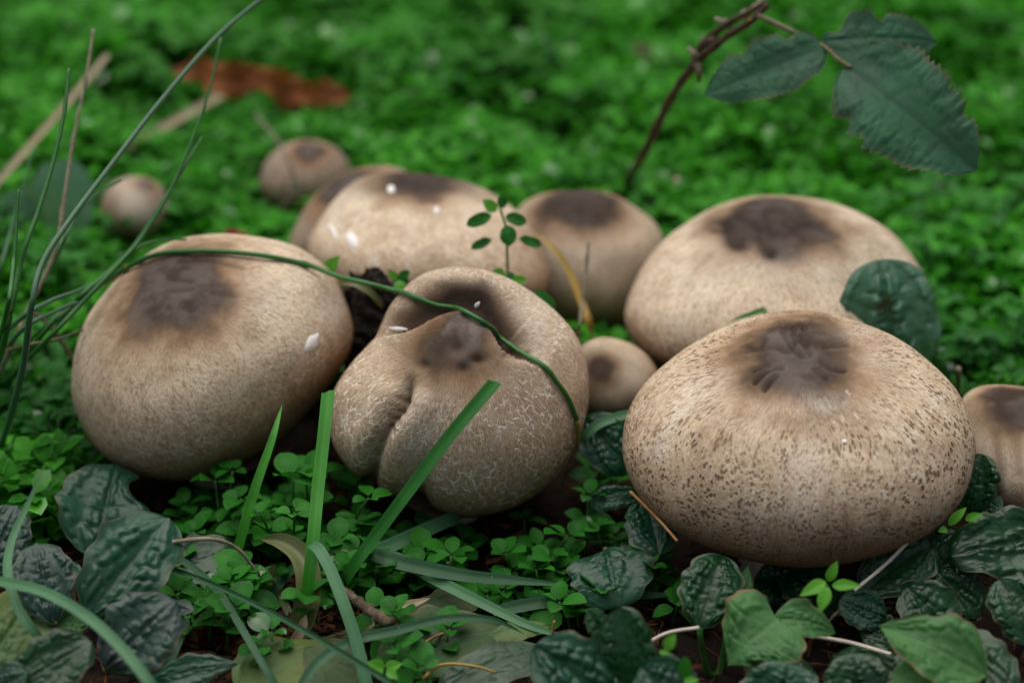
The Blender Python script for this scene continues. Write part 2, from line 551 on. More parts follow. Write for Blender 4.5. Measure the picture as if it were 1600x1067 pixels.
def mushroom(label, outline, cpx, d, apex, mat, nth=144, nph=90, field=None, stemr=.24, lumps=.012, seed=0, group='brown mushrooms crowded together'):
    O = catmull(outline, 360, True)
    ang = np.arctan2(-(O[:, 1] - cpx[1]), O[:, 0] - cpx[0])
    rad = np.hypot(O[:, 0] - cpx[0], O[:, 1] - cpx[1])
    od = np.argsort(ang)
    ang, rad = ang[od], rad[od]
    Rf = lambda th: np.interp(th, np.concatenate([ang - 2 * math.pi, ang, ang + 2 * math.pi]), np.tile(rad, 3))
    c = at_d(cpx[0], cpx[1], d)
    k = d * KPX * np.linalg.norm(ray(*cpx)) / 1.0
    nv = unit(CAM - c)
    rt = unit(np.cross(np.array([0, 0, 1.0]), nv))
    up = np.cross(nv, rt)
    e = math.asin(nv[2])
    a = k * (O[:, 0].max() - O[:, 0].min()) / 2
    rv = k * (O[:, 1].max() - O[:, 1].min()) / 2
    b = math.sqrt(max((rv ** 2 - (a * math.sin(e)) ** 2), (.45 * a * math.cos(e)) ** 2)) / math.cos(e)
    b = min(b, a * 1.0)
    cyy = (a * math.sin(e)) ** 2 + (b * math.cos(e)) ** 2
    cnn = (a * math.cos(e)) ** 2 + (b * math.sin(e)) ** 2
    cyn = -(a * a - b * b) * math.sin(e) * math.cos(e)
    D = math.sqrt(max(cnn - cyn ** 2 / cyy, (.5 * a) ** 2))
    th = np.linspace(-math.pi, math.pi, nth, endpoint=False)
    ph = np.linspace(0, math.pi, nph + 1)[1:-1]
    PH, TH = np.meshgrid(ph, th, indexing='ij')
    sx, sy, sw = np.sin(PH) * np.cos(TH), np.sin(PH) * np.sin(TH), np.cos(PH)
    Rr = Rf(TH)
    # towards the poles the radius relaxes to the mean, so no spokes appear
    X = Rr * sx * k
    Y = Rr * sy * k
    N = cyn / cyy * Y + D * sw
    P = c + X[..., None] * rt + Y[..., None] * up + N[..., None] * nv
    pole_f = c + D * nv
    pole_b = c - D * nv
    # normals by differences
    dth = np.roll(P, -1, 1) - np.roll(P, 1, 1)
    dph = np.gradient(P, axis=0)
    NR = np.cross(dph, dth)
    NR /= np.linalg.norm(NR, axis=-1, keepdims=True) + 1e-12
    if (NR * (P - c)).sum(-1).mean() < 0:
        NR = -NR
    # apex direction in unit-sphere space
    axp, ayp = apex[0] - cpx[0], -(apex[1] - cpx[1])
    ta = math.atan2(ayp, axp)
    ra = math.hypot(axp, ayp) / Rf(ta)
    back = ra > 1
    ra = 2 - ra if back else ra
    A = np.array([ra * math.cos(ta), ra * math.sin(ta), (-1 if back else 1) * math.sqrt(max(1 - ra * ra, 0))])
    S = np.stack([sx, sy, sw], -1)

    def polar(S):
        cosr = np.clip(S @ A, -1, 1)
        e1 = unit(np.cross(A, np.array([.02, 1, .01])))
        e2 = np.cross(A, e1)
        u, v_ = S @ e1, S @ e2
        h = np.sqrt(u * u + v_ * v_) + 1e-6
        return np.arccos(cosr), np.stack([u / h, v_ / h, np.zeros_like(u)], -1)
    RAD, DV = polar(S)
    q = P - CAM
    dd = q @ FWD
    PX, PY = 800 + (q @ RGT) / dd / KPX, 533.5 - (q @ UPV) / dd / KPX
    # gentle lumps
    rs = np.random.default_rng(seed + 5)
    L = np.zeros(RAD.shape)
    for i in range(7):
        f = rs.normal(size=3) * (2.0 + i * .9)
        L += np.sin(S @ f + rs.uniform(0, 6)) / (1.6 + i)
    disp = L * lumps * a * np.clip(sw * 2.2, 0.0, 1)     # none at the outline
    dark_mark = np.zeros(RAD.shape)
    pale = np.zeros(RAD.shape)
    tawny = np.zeros(RAD.shape)
    if field:
        front = sw > -.25
        res = field(PX, PY, RAD, DV)
        disp = disp + np.where(front, res.get('disp', 0) * k, 0)
        dark_mark = np.where(front, np.clip(res.get('dark_mark', dark_mark), 0, 1), 0)
        pale = np.where(front, np.clip(res.get('pale', pale), 0, 1), 0)
        tawny = np.where(front, np.clip(res.get('tawny', tawny), 0, 1), 0)
        if 'push' in res:
            P = P + nv * (np.where(front, res['push'], 0) * k)[..., None]
    P = P + NR * disp[..., None]
    V = np.concatenate([P.reshape(-1, 3), pole_f[None], pole_b[None]])
    # smooth the front pole from its ring
    V[-2] = P[0].mean(0)
    zr = c[2] - .80 * b
    low = V[:, 2] < zr
    V[low, 2] = zr + (V[low, 2] - zr) * .12
    pf, pb = len(V) - 2, len(V) - 1
    m = nph - 1
    F = [[i * nth + j, (i + 1) * nth + j, (i + 1) * nth + (j + 1) % nth, i * nth + (j + 1) % nth] for i in range(m - 1) for j in range(nth)]
    F += [[pf, j, (j + 1) % nth] for j in range(nth)]
    F += [[pb, (m - 1) * nth + (j + 1) % nth, (m - 1) * nth + j] for j in range(nth)]
    Sp = np.array([[0, 0, 1.0], [0, 0, -1.0]])
    R2, D2 = polar(Sp)
    cat = lambda g, x: np.concatenate([g.ravel(), x])
    attrs = {'rad': ('FLOAT', cat(RAD, R2)), 'dirv': ('FLOAT_VECTOR', np.concatenate([DV.reshape(-1, 3), D2])),
             'dark_mark': ('FLOAT', cat(dark_mark, [dark_mark[0].mean(), 0])), 'pale': ('FLOAT', cat(pale, [pale[0].mean(), 0])),
             'tawny': ('FLOAT', cat(tawny, [tawny[0].mean(), 0]))}
    gzz = float(gz(c[0], c[1]))
    t = thing('mushroom', (c[0], c[1], gzz), label, 'mushroom', group)
    capo = obj('cap', V, F, mat, t, True, attrs)
    BVHS.append(BVHTree.FromPolygons([Vector(v) for v in V], F))
    # gills: radial pleats under the cap
    ng = 64
    zg = zr - .0012
    GV, GF = [], []
    for i in range(ng * 2):
        al = math.pi * i / ng
        dz = -.0022 if i % 2 else 0
        GV.append([c[0] + math.cos(al) * a * .56, c[1] + math.sin(al) * a * .56, zr + .0005])
        GV.append([c[0] + math.cos(al) * a * stemr * .8, c[1] + math.sin(al) * a * stemr * .8, zg - .001 + dz])
    for i in range(ng * 2):
        j = (i + 1) % (ng * 2)
        GF.append([2 * i, 2 * j, 2 * j + 1, 2 * i + 1])
    obj('gills', GV, GF, M['gill'], capo, False)
    sb = gzz - .008
    zz = np.linspace(sb, zr + .004, 9)
    cc = np.stack([np.full(9, c[0]), np.full(9, c[1]), zz], 1)
    u = np.linspace(0, 1, 9)
    tv, tf = tube_geo(cc, a * stemr * (1.25 - .4 * u + .12 * np.sin(u * 3)), 20)
    obj('stalk', tv, tf, M['stalk'], t)
    CAPS.append((c, a, zr))
    return t


def drape(px, py, off=.0012, default=None):
    """point where the sight line through a pixel first meets a cap, lifted off it a little"""
    r = ray(px, py)
    best = None
    for bv in BVHS:
        h = bv.ray_cast(Vector(CAM), Vector(unit(r)))
        if h[0] is not None and (best is None or h[3] < best[1]):
            best = (np.array(h[0]), h[3], np.array(h[1]))
    if best is None:
        return default
    nn = best[2] if best[2] @ r < 0 else -best[2]
    return best[0] + nn * off


def fleck(parent, px, py, rx, ry, rot=0, name='torn_fleck', mat=None, th=.0004, sides=11):
    c = drape(px, py, 0)
    if c is None: return
    rr = random.Random(int(px * 7 + py))
    ring, top = [], []
    for i in range(sides):
        al = 2 * math.pi * i / sides
        q = 1 + rr.uniform(-.22, .22)
        x, y = rx * q * math.cos(al), ry * q * math.sin(al)
        x, y = x * math.cos(rot) - y * math.sin(rot), x * math.sin(rot) + y * math.cos(rot)
        g = drape(px + x, py + y, -.0002)
        h = drape(px + x * .86, py + y * .86, th)
        if g is None or h is None: return
        ring.append(g); top.append(h)
    V = ring + top + [drape(px, py, th * 1.2)]
    n_ = sides
    F = [[i, (i + 1) % n_, n_ + (i + 1) % n_, n_ + i] for i in range(n_)] + [[n_ + i, n_ + (i + 1) % n_, 2 * n_] for i in range(n_)]
    obj(name, V, F, mat or M['fleck'], [c_ for c_ in parent.children if c_.name.startswith('cap')][0])


def f_m1(X, Y, R, DV):
    st = blob(X, Y, 292, 405, 60, 12) * .35
    pale = .8 * blob(X, Y, 526, 482, 24, 20) + .5 * blob(X, Y, 440, 470, 60, 50) + .5 * blob(X, Y, 190, 720, 14, 9) + .5 * blob(X, Y, 410, 480, 14, 5)
    disp = -5 * blob(X, Y, 280, 440, 60, 36) + 2 * blob(X, Y, 250, 460, 30, 14)
    for poly in ([(300, 402), (350, 410), (380, 418)], [(330, 455), (372, 462)], [(262, 430), (300, 436)], [(265, 452), (300, 448)]):
        d_, s_, t_ = seg_dist(X, Y, poly)
        disp -= 2.2 * np.exp(-(d_ / 4) ** 2)
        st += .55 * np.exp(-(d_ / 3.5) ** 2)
    for x, y in ((246, 481), (263, 477)):
        st += .8 * blob(X, Y, x, y, 4, 5)
    tw = .5 * blob(X, Y, 540, 570, 22, 60) + .35 * blob(X, Y, 150, 640, 30, 90)
    return dict(disp=disp, dark_mark=st, pale=pale, tawny=tw)


def f_m2(X, Y, R, DV):
    disp = np.zeros(X.shape)
    st = np.zeros(X.shape)
    tw = np.zeros(X.shape)
    # the folded-over front lobe: a ridge with a deep valley behind it
    ridge = [(572, 536), (600, 526), (628, 521), (655, 512), (683, 497), (712, 489), (742, 497), (764, 520), (784, 548), (812, 562), (850, 580)]
    d_, s_, t_ = seg_dist(X, Y, ridge)
    env = np.clip(t_ * 5, 0, 1) * np.clip((1 - t_) * 4.5, 0, 1)
    below = s_ > 0
    push = np.where(below, 10 * np.exp(-(d_ / 36) ** 2), -70 * np.exp(-(d_ / 40) ** 2)) * env
    st += np.where(below, 0, 1.0 * np.exp(-((d_ - 6) / 30) ** 2)) * env * np.clip((X - 600) / 50, 0, 1) * np.clip((830 - X) / 50, 0, 1)  # darker along the valley behind the ridge
    tw += np.where(below, 0, 1.0 * np.exp(-(d_ / 46) ** 2)) * env
    # back rim rolls up over the valley
    disp += 8 * blob(X, Y, 700, 440, 95, 26) + 7 * blob(X, Y, 850, 520, 45, 60)
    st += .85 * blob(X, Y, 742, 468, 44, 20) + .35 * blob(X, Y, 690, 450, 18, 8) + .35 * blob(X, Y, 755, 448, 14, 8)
    # hump
    disp += 12 * blob(X, Y, 722, 525, 48, 34)
    st += .25 * blob(X, Y, 664, 556, 26, 12) + .6 * blob(X, Y, 688, 548, 18, 22) + .85 * blob(X, Y, 746, 561, 15, 7) + .55 * blob(X, Y, 716, 544, 9, 11) + .7 * blob(X, Y, 724, 573, 11, 8)
    st += .25 * blob(X, Y, 663, 570, 10, 7) + .35 * blob(X, Y, 700, 575, 40, 15) + .25 * blob(X, Y, 682, 595, 10, 24)
    tw += .5 * blob(X, Y, 700, 565, 70, 30)
    disp -= 5 * blob(X, Y, 745, 562, 14, 9) + 4 * blob(X, Y, 664, 572, 11, 8) + 4 * blob(X, Y, 718, 545, 16, 13) + 3 * blob(X, Y, 725, 575, 14, 9)
    # the crease down the left side
    cr = [(640, 598), (628, 634), (612, 655), (598, 682), (586, 715), (580, 750)]
    d_, s_, t_ = seg_dist(X, Y, cr)
    e2 = np.clip(t_ * 5 + .35, 0, 1)
    disp += (-20 * np.exp(-(d_ / 9) ** 2) + 12 * np.exp(-((d_ - 26) / 24) ** 2) - 5 * np.exp(-(d_ / 30) ** 2)) * e2 * (1 - .35 * t_)
    st += .55 * np.exp(-(d_ / 5) ** 2) * (1 - t_) ** .7  # dark line down the crease, fading towards the rim
    tw += .35 * np.exp(-(d_ / 16) ** 2)
    for i, (x, y) in enumerate(((622, 622), (616, 640), (606, 652), (600, 668))):
        dd_, ss_, _ = seg_dist(X, Y, [(x, y), (x + 17, y + 7)])
        disp -= 3.5 * np.exp(-(dd_ / 3.6) ** 2)
        st += .22 * np.exp(-(dd_ / 4) ** 2)
    # shallow groove that ends in the notch of the rim
    d_, s_, t_ = seg_dist(X, Y, [(668, 690), (656, 735), (650, 780)])
    disp += (-14 * np.exp(-(d_ / 16) ** 2)) * t_
    st += .3 * np.exp(-(d_ / 7) ** 2) * t_  # darker down the groove
    # pinch at the right end of the fold
    d_, s_, t_ = seg_dist(X, Y, [(790, 556), (806, 560), (822, 556)])
    disp -= 4 * np.exp(-(d_ / 5) ** 2)
    tw += .5 * np.exp(-(d_ / 5) ** 2)
    pale = .75 * blob(X, Y, 815, 510, 45, 45) + .55 * blob(X, Y, 660, 660, 26, 60) + .5 * blob(X, Y, 700, 436, 50, 10) + .5 * blob(X, Y, 830, 560, 22, 14) + .5 * blob(X, Y, 585, 710, 12, 20)
    pale += .45 * blob(X, Y, 655, 730, 18, 40)
    return dict(disp=disp, dark_mark=st, pale=pale * (1 - np.clip(st, 0, 1)), tawny=tw, push=push)


def f_m3(X, Y, R, DV):
    disp = -9 * blob(X, Y, 1240, 562, 60, 30) + 5 * blob(X, Y, 1205, 590, 26, 14)
    st = .45 * blob(X, Y, 1175, 585, 34, 26) + .5 * blob(X, Y, 1310, 565, 30, 26) + .4 * blob(X, Y, 1190, 610, 36, 18) + .35 * blob(X, Y, 1300, 590, 30, 18)
    for poly in ([(1140, 553), (1175, 546), (1210, 540), (1232, 548)], [(1222, 512), (1228, 530), (1240, 546), (1256, 552)], [(1258, 512), (1254, 532), (1266, 550)],
                 [(1240, 516), (1240, 540)], [(1290, 540), (1325, 538)], [(1180, 600), (1205, 580), (1222, 572)], [(1195, 612), (1215, 590)], [(1285, 560), (1300, 575), (1320, 578)],
                 [(1178, 580), (1200, 570)], [(1275, 575), (1290, 590)]):
        d_, s_, t_ = seg_dist(X, Y, poly)
        disp -= 3.6 * np.exp(-(d_ / 4.5) ** 2) - 1.4 * np.exp(-((d_ - 9) / 5) ** 2)
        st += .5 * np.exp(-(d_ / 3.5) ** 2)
    pale = .9 * np.exp(-(seg_dist(X, Y, [(1080, 612), (1052, 655), (1028, 712)])[0] / 12) ** 2) + .75 * blob(X, Y, 1262, 730, 34, 55) + .6 * blob(X, Y, 1280, 636, 60, 22) + .55 * blob(X, Y, 1375, 560, 30, 18)
    pale += .5 * blob(X, Y, 1100, 600, 40, 26) + .4 * blob(X, Y, 1220, 800, 70, 30) + .5 * blob(X, Y, 1340, 520, 30, 16)
    rr = random.Random(9)
    for i in range(34):
        x, y = rr.uniform(1285, 1470), rr.uniform(610, 780)
        if i > 24: x, y = rr.uniform(1150, 1260), rr.uniform(760, 820)
        ux, uy = unit([x - 1240, (y - 540) * 1.15])
        L_ = rr.uniform(7, 20)
        d_, s_, t_ = seg_dist(X, Y, [(x, y), (x + ux * L_, y + uy * L_)])
        pale += 1.5 * np.exp(-(d_ / 1.5) ** 2)
    tw = .4 * blob(X, Y, 1245, 487, 60, 8) + .6 * np.exp(-(seg_dist(X, Y, [(1318, 795), (1325, 830), (1318, 850)])[0] / 6) ** 2)
    tw += .45 * np.exp(-(seg_dist(X, Y, [(1385, 790), (1378, 825)])[0] / 7) ** 2) + .3 * blob(X, Y, 1110, 720, 90, 60)
    return dict(disp=disp, dark_mark=st, pale=pale, tawny=tw)


def f_m6(X, Y, R, DV):
    st = .8 * blob(X, Y, 1122, 352, 21, 11) + .75 * blob(X, Y, 1154, 384, 17, 12) + 1.0 * blob(X, Y, 1204, 394, 15, 10) + .6 * blob(X, Y, 1140, 370, 14, 18)
    st += .55 * blob(X, Y, 1170, 345, 60, 24) + .45 * blob(X, Y, 1260, 350, 35, 30) + .35 * blob(X, Y, 1170, 374, 44, 18)
    for q in ([(1150, 335), (1185, 350), (1190, 385)], [(1215, 325), (1250, 345), (1290, 350)], [(1225, 345), (1255, 372)], [(1195, 330), (1205, 360)]):
        st += .4 * np.exp(-(seg_dist(X, Y, q)[0] / 5) ** 2)
    tw = .9 * blob(X, Y, 1120, 352, 9, 4) + .4 * blob(X, Y, 1270, 385, 40, 20)
    st -= .9 * blob(X, Y, 1121, 352, 9, 4)
    disp = -5 * blob(X, Y, 1122, 352, 16, 8) - 5 * blob(X, Y, 1154, 386, 13, 9) - 6 * blob(X, Y, 1204, 396, 12, 8) - 6 * blob(X, Y, 1205, 350, 60, 22)
    pale = .7 * blob(X, Y, 1190, 425, 70, 26) + .6 * blob(X, Y, 1100, 450, 26, 40) + .5 * blob(X, Y, 1290, 440, 50, 40) + .4 * blob(X, Y, 1060, 510, 30, 40)
    d_, s_, t_ = seg_dist(X, Y, [(1115, 395), (1085, 425), (1070, 445)])
    tw += .4 * np.exp(-(d_ / 4) ** 2)
    return dict(disp=disp, dark_mark=st, pale=pale, tawny=tw)


def f_m4(X, Y, R, DV):
    st = .8 * blob(X, Y, 665, 284, 105, 26, 3)
    pale = np.zeros(X.shape)
    rr = random.Random(4)
    for i in range(46):
        x, y = rr.uniform(500, 760), rr.uniform(320, 455)
        pale += rr.uniform(.4, .9) * blob(X, Y, x, y, rr.uniform(3, 7), rr.uniform(3, 9))
    pale += .5 * blob(X, Y, 545, 310, 30, 14)
    tw = .5 * blob(X, Y, 570, 290, 50, 10) + .4 * blob(X, Y, 770, 310, 26, 14) + .3 * blob(X, Y, 770, 420, 50, 20)
    return dict(disp=-5 * blob(X, Y, 655, 285, 60, 18), dark_mark=st, pale=pale, tawny=tw)


def f_m5(X, Y, R, DV):
    st = .75 * blob(X, Y, 905, 325, 75, 26) + .5 * blob(X, Y, 850, 345, 16, 22)
    disp = -3 * blob(X, Y, 905, 325, 40, 14)
    for x in (862, 890, 945, 915):
        d_, s_, t_ = seg_dist(X, Y, [(x + (905 - x) * .5, 312), (x - 3, 350)])
        disp -= 3 * np.exp(-(d_ / 6) ** 2)
    return dict(disp=disp, dark_mark=st, pale=.6 * blob(X, Y, 915, 400, 70, 34), tawny=.35 * blob(X, Y, 905, 362, 80, 7))


def f_m7(X, Y, R, DV):
    return dict(dark_mark=.75 * blob(X, Y, 932, 575, 46, 34), pale=.9 * blob(X, Y, 935, 636, 50, 9) + .4 * blob(X, Y, 990, 590, 20, 40), disp=-3 * blob(X, Y, 938, 575, 20, 16))


def f_m8(X, Y, R, DV):
    st = .55 * blob(X, Y, 1570, 650, 60, 26)
    tw = .7 * np.exp(-(seg_dist(X, Y, [(1555, 680), (1562, 730), (1560, 770)])[0] / 9) ** 2) + .6 * np.exp(-(seg_dist(X, Y, [(1585, 680), (1592, 740)])[0] / 10) ** 2)
    return dict(dark_mark=st, pale=.8 * blob(X, Y, 1572, 740, 40, 40) + .5 * blob(X, Y, 1535, 700, 20, 40), tawny=tw, disp=-3 * tw)


def f_m10(X, Y, R, DV):
    return dict(pale=.9 * blob(X, Y, 208, 325, 26, 34), tawny=.7 * blob(X, Y, 172, 325, 14, 40) + .5 * blob(X, Y, 250, 320, 16, 40))


o_m1 = [(340, 366), (400, 372), (467, 391), (505, 417), (531, 447), (552, 515), (546, 560), (516, 605), (475, 650), (411, 699), (325, 734), (261, 742), (194, 721), (145, 680),
        (117, 612), (121, 550), (141, 492), (175, 447), (224, 402), (280, 374)]
o_m2 = [(725, 421), (770, 429), (819, 451), (867, 492), (905, 537), (920, 597), (916, 650), (897, 706), (860, 755), (800, 792), (740, 805), (690, 797), (652, 775), (614, 766), (579, 747),
        (545, 721), (521, 691), (516, 650), (522, 609), (549, 567), (585, 528), (596, 505), (616, 470), (657, 438), (695, 424)]
o_m3 = [(1251, 481), (1314, 490), (1385, 513), (1440, 549), (1484, 592), (1509, 643), (1515, 683), (1505, 738), (1484, 777), (1444, 816), (1385, 848), (1314, 870), (1251, 877), (1180, 872),
        (1117, 856), (1054, 828), (1011, 789), (984, 742), (977, 698), (982, 659), (1003, 616), (1035, 580), (1074, 545), (1125, 513), (1184, 490)]
o_m4 = [(632, 264), (687, 270), (742, 287), (784, 311), (825, 350), (850, 405), (856, 440), (835, 470), (760, 487), (680, 492), (600, 482), (530, 458), (490, 415), (481, 383), (495, 350),
        (522, 309), (556, 278), (590, 266)]
o_m4b = [(577, 261), (620, 262), (665, 290), (690, 340), (688, 400), (640, 440), (570, 452), (500, 430), (458, 400), (452, 375), (465, 345), (484, 314), (511, 289), (545, 268)]
o_m5 = [(895, 298), (925, 297), (962, 306), (1000, 329), (1026, 352), (1037, 385), (1033, 430), (1014, 485), (985, 518), (935, 529), (880, 520), (840, 490), (812, 440), (798, 385), (800, 345),
        (820, 317), (855, 302)]
o_m6 = [(1245, 304), (1171, 306), (1113, 325), (1068, 354), (1031, 387), (1002, 432), (985, 481), (983, 514), (1000, 547), (1035, 576), (1115, 610), (1215, 622), (1310, 612), (1390, 580),
        (1436, 530), (1451, 473), (1445, 436), (1423, 395), (1386, 354), (1336, 325), (1291, 310)]
o_m7 = [(950, 527), (985, 536), (1012, 555), (1029, 582), (1028, 612), (1008, 636), (970, 652), (925, 648), (893, 630), (884, 595), (898, 552), (922, 532)]
o_m8 = [(1545, 613), (1610, 612), (1680, 630), (1735, 680), (1748, 735), (1715, 788), (1640, 816), (1570, 804), (1528, 768), (1503, 720), (1494, 665), (1508, 628)]
o_m9 = [(475, 219), (510, 225), (535, 242), (548, 270), (540, 304), (512, 328), (470, 334), (428, 320), (407, 290), (415, 254), (440, 230)]
o_m10 = [(212, 277), (240, 284), (258, 304), (263, 338), (246, 366), (210, 374), (174, 364), (159, 336), (165, 304), (185, 283)]

m1 = mushroom('egg-shaped tan mushroom with a dark smooth crown crossed by a grass stem', o_m1, (335, 556), .785, (278, 442),
              mat_cap('cap_skin_a', .50, .35, .05, seed=1.3, fine=1.0, patch=.6, streaks=.12), 200, 120, f_m1, seed=1)
m2 = mushroom('lopsided mushroom with a folded creased cap and grey hump at its centre', o_m2, (718, 622), .757, (722, 530),
              mat_cap('cap_skin_b', .30, 1.0, .05, (.30, .175, .092), (.56, .42, .285), seed=4.1, grey=2.3, fine=.8, patch=.45, streaks=.1), 320, 220, f_m2, seed=2, lumps=.008)
m3 = mushroom('largest mushroom, its brown skin pitted and speckled round a wrinkled dark centre', o_m3, (1246, 688), .72, (1240, 562),
              mat_cap('cap_skin_c', .44, .22, .95, (.32, .195, .105), (.68, .53, .365), seed=2.2, grey=1.1, fine=.85, patch=.5, streaks=.35), 440, 260, f_m3, seed=3)
m4 = mushroom('wide tan mushroom flecked with white behind the folded mushroom', o_m4, (668, 382), .862, (660, 280),
              mat_cap('cap_skin_d', .48, .3, .4, (.40, .27, .165), seed=6.0, grey=.9), 160, 100, f_m4, seed=4)
m4b = mushroom('plain dark brown mushroom mostly hidden behind the white-flecked mushroom', o_m4b, (573, 358), .925, (540, 290),
               mat_cap('cap_skin_e', .55, .1, .2, (.17, .11, .072), (.26, .18, .12), seed=8.0, grey=.8), 110, 70, None, seed=5)
m5 = mushroom('mushroom with a charcoal crown and cream sides, a yellow blade leaning on it', o_m5, (920, 413), .905, (905, 322),
              mat_cap('cap_skin_f', .55, .2, .1, (.42, .29, .18), seed=9.4, grey=.7, patch=.7), 130, 90, f_m5, seed=6)
m6 = mushroom('broad pale mushroom with black pocks round its crown and an eaten leaf against it', o_m6, (1217, 462), .835, (1205, 352),
              mat_cap('cap_skin_g', .47, .25, .25, (.42, .28, .17), (.80, .65, .47), seed=3.7, grey=1.0, patch=.7, streaks=.15), 200, 120, f_m6, seed=7)
m7 = mushroom('small mushroom with a dark spot squeezed between the folded and the pitted mushroom', o_m7, (956, 590), .80, (938, 574),
              mat_cap('cap_skin_h', .30, .1, .1, seed=5.5), 100, 70, f_m7, seed=8, stemr=.42)
m8 = mushroom('grey-crowned mushroom with streaky pale side beside the largest mushroom', o_m8, (1622, 714), .755, (1600, 645),
              mat_cap('cap_skin_i', .50, .1, .1, seed=7.1, streaks=.5), 120, 80, f_m8, seed=9)
m9 = mushroom('small grey-brown mushroom in the weeds beside the hidden dark brown mushroom', o_m9, (477, 277), 1.01, (484, 236),
              mat_cap('cap_skin_j', .40, .1, .1, (.15, .095, .07), (.27, .185, .14), seed=10., grey=1.0), 80, 56, None, seed=10)
m10 = mushroom('tiny pale-fronted mushroom among weeds behind the wiry grass', o_m10, (211, 326), .985, (228, 290),
               mat_cap('cap_skin_k', .25, .1, .1, (.24, .15, .11), (.5, .4, .32), seed=11.), 80, 56, f_m10, seed=11)
bpy.context.view_layer.update()

fleck(m1, 488, 535, 9, 19, .6)
fleck(m4, 550, 375, 8, 14, -.45)
fleck(m4, 611, 296, 7, 6, 0)
fleck(m4, 682, 329, 5, 6, 0)
fleck(m4, 520, 360, 4, 14, -.5, th=.0002)
fleck(m3, 1319, 690, 4, 3.5, .3)
fleck(m2, 621, 514, 15, 4, .1, th=.0005)
fleck(m2, 746, 476, 4, 6, .6, th=.0002)

# ------------------------------------------------------------------ broad leaves
W_BUGLE = [(0, .10), (.05, .40), (.14, .70), (.3, .92), (.48, 1.0), (.66, .98), (.78, .89), (.87, .74), (.93, .57), (.97, .38), (.99, .22), (1, .05)]
W_BROAD = [(0, .15), (.06, .55), (.16, .84), (.32, .98), (.48, 1.0), (.64, .92), (.78, .74), (.9, .48), (.97, .22), (1, .04)]
W_OVATE = [(0, .05), (.06, .45), (.16, .78), (.32, 1.0), (.5, .95), (.68, .74), (.84, .44), (.94, .2), (1, .02)]
W_KIDNEY = [(0, .55), (.06, .85), (.16, 1.0), (.35, 1.0), (.55, .92), (.75, .74), (.88, .52), (.96, .28), (1, .05)]
W_LANCE = [(0, .15), (.1, .5), (.3, .9), (.5, 1.0), (.7, .8), (.88, .4), (1, .02)]
VSEED = [0]
LAST = [None]


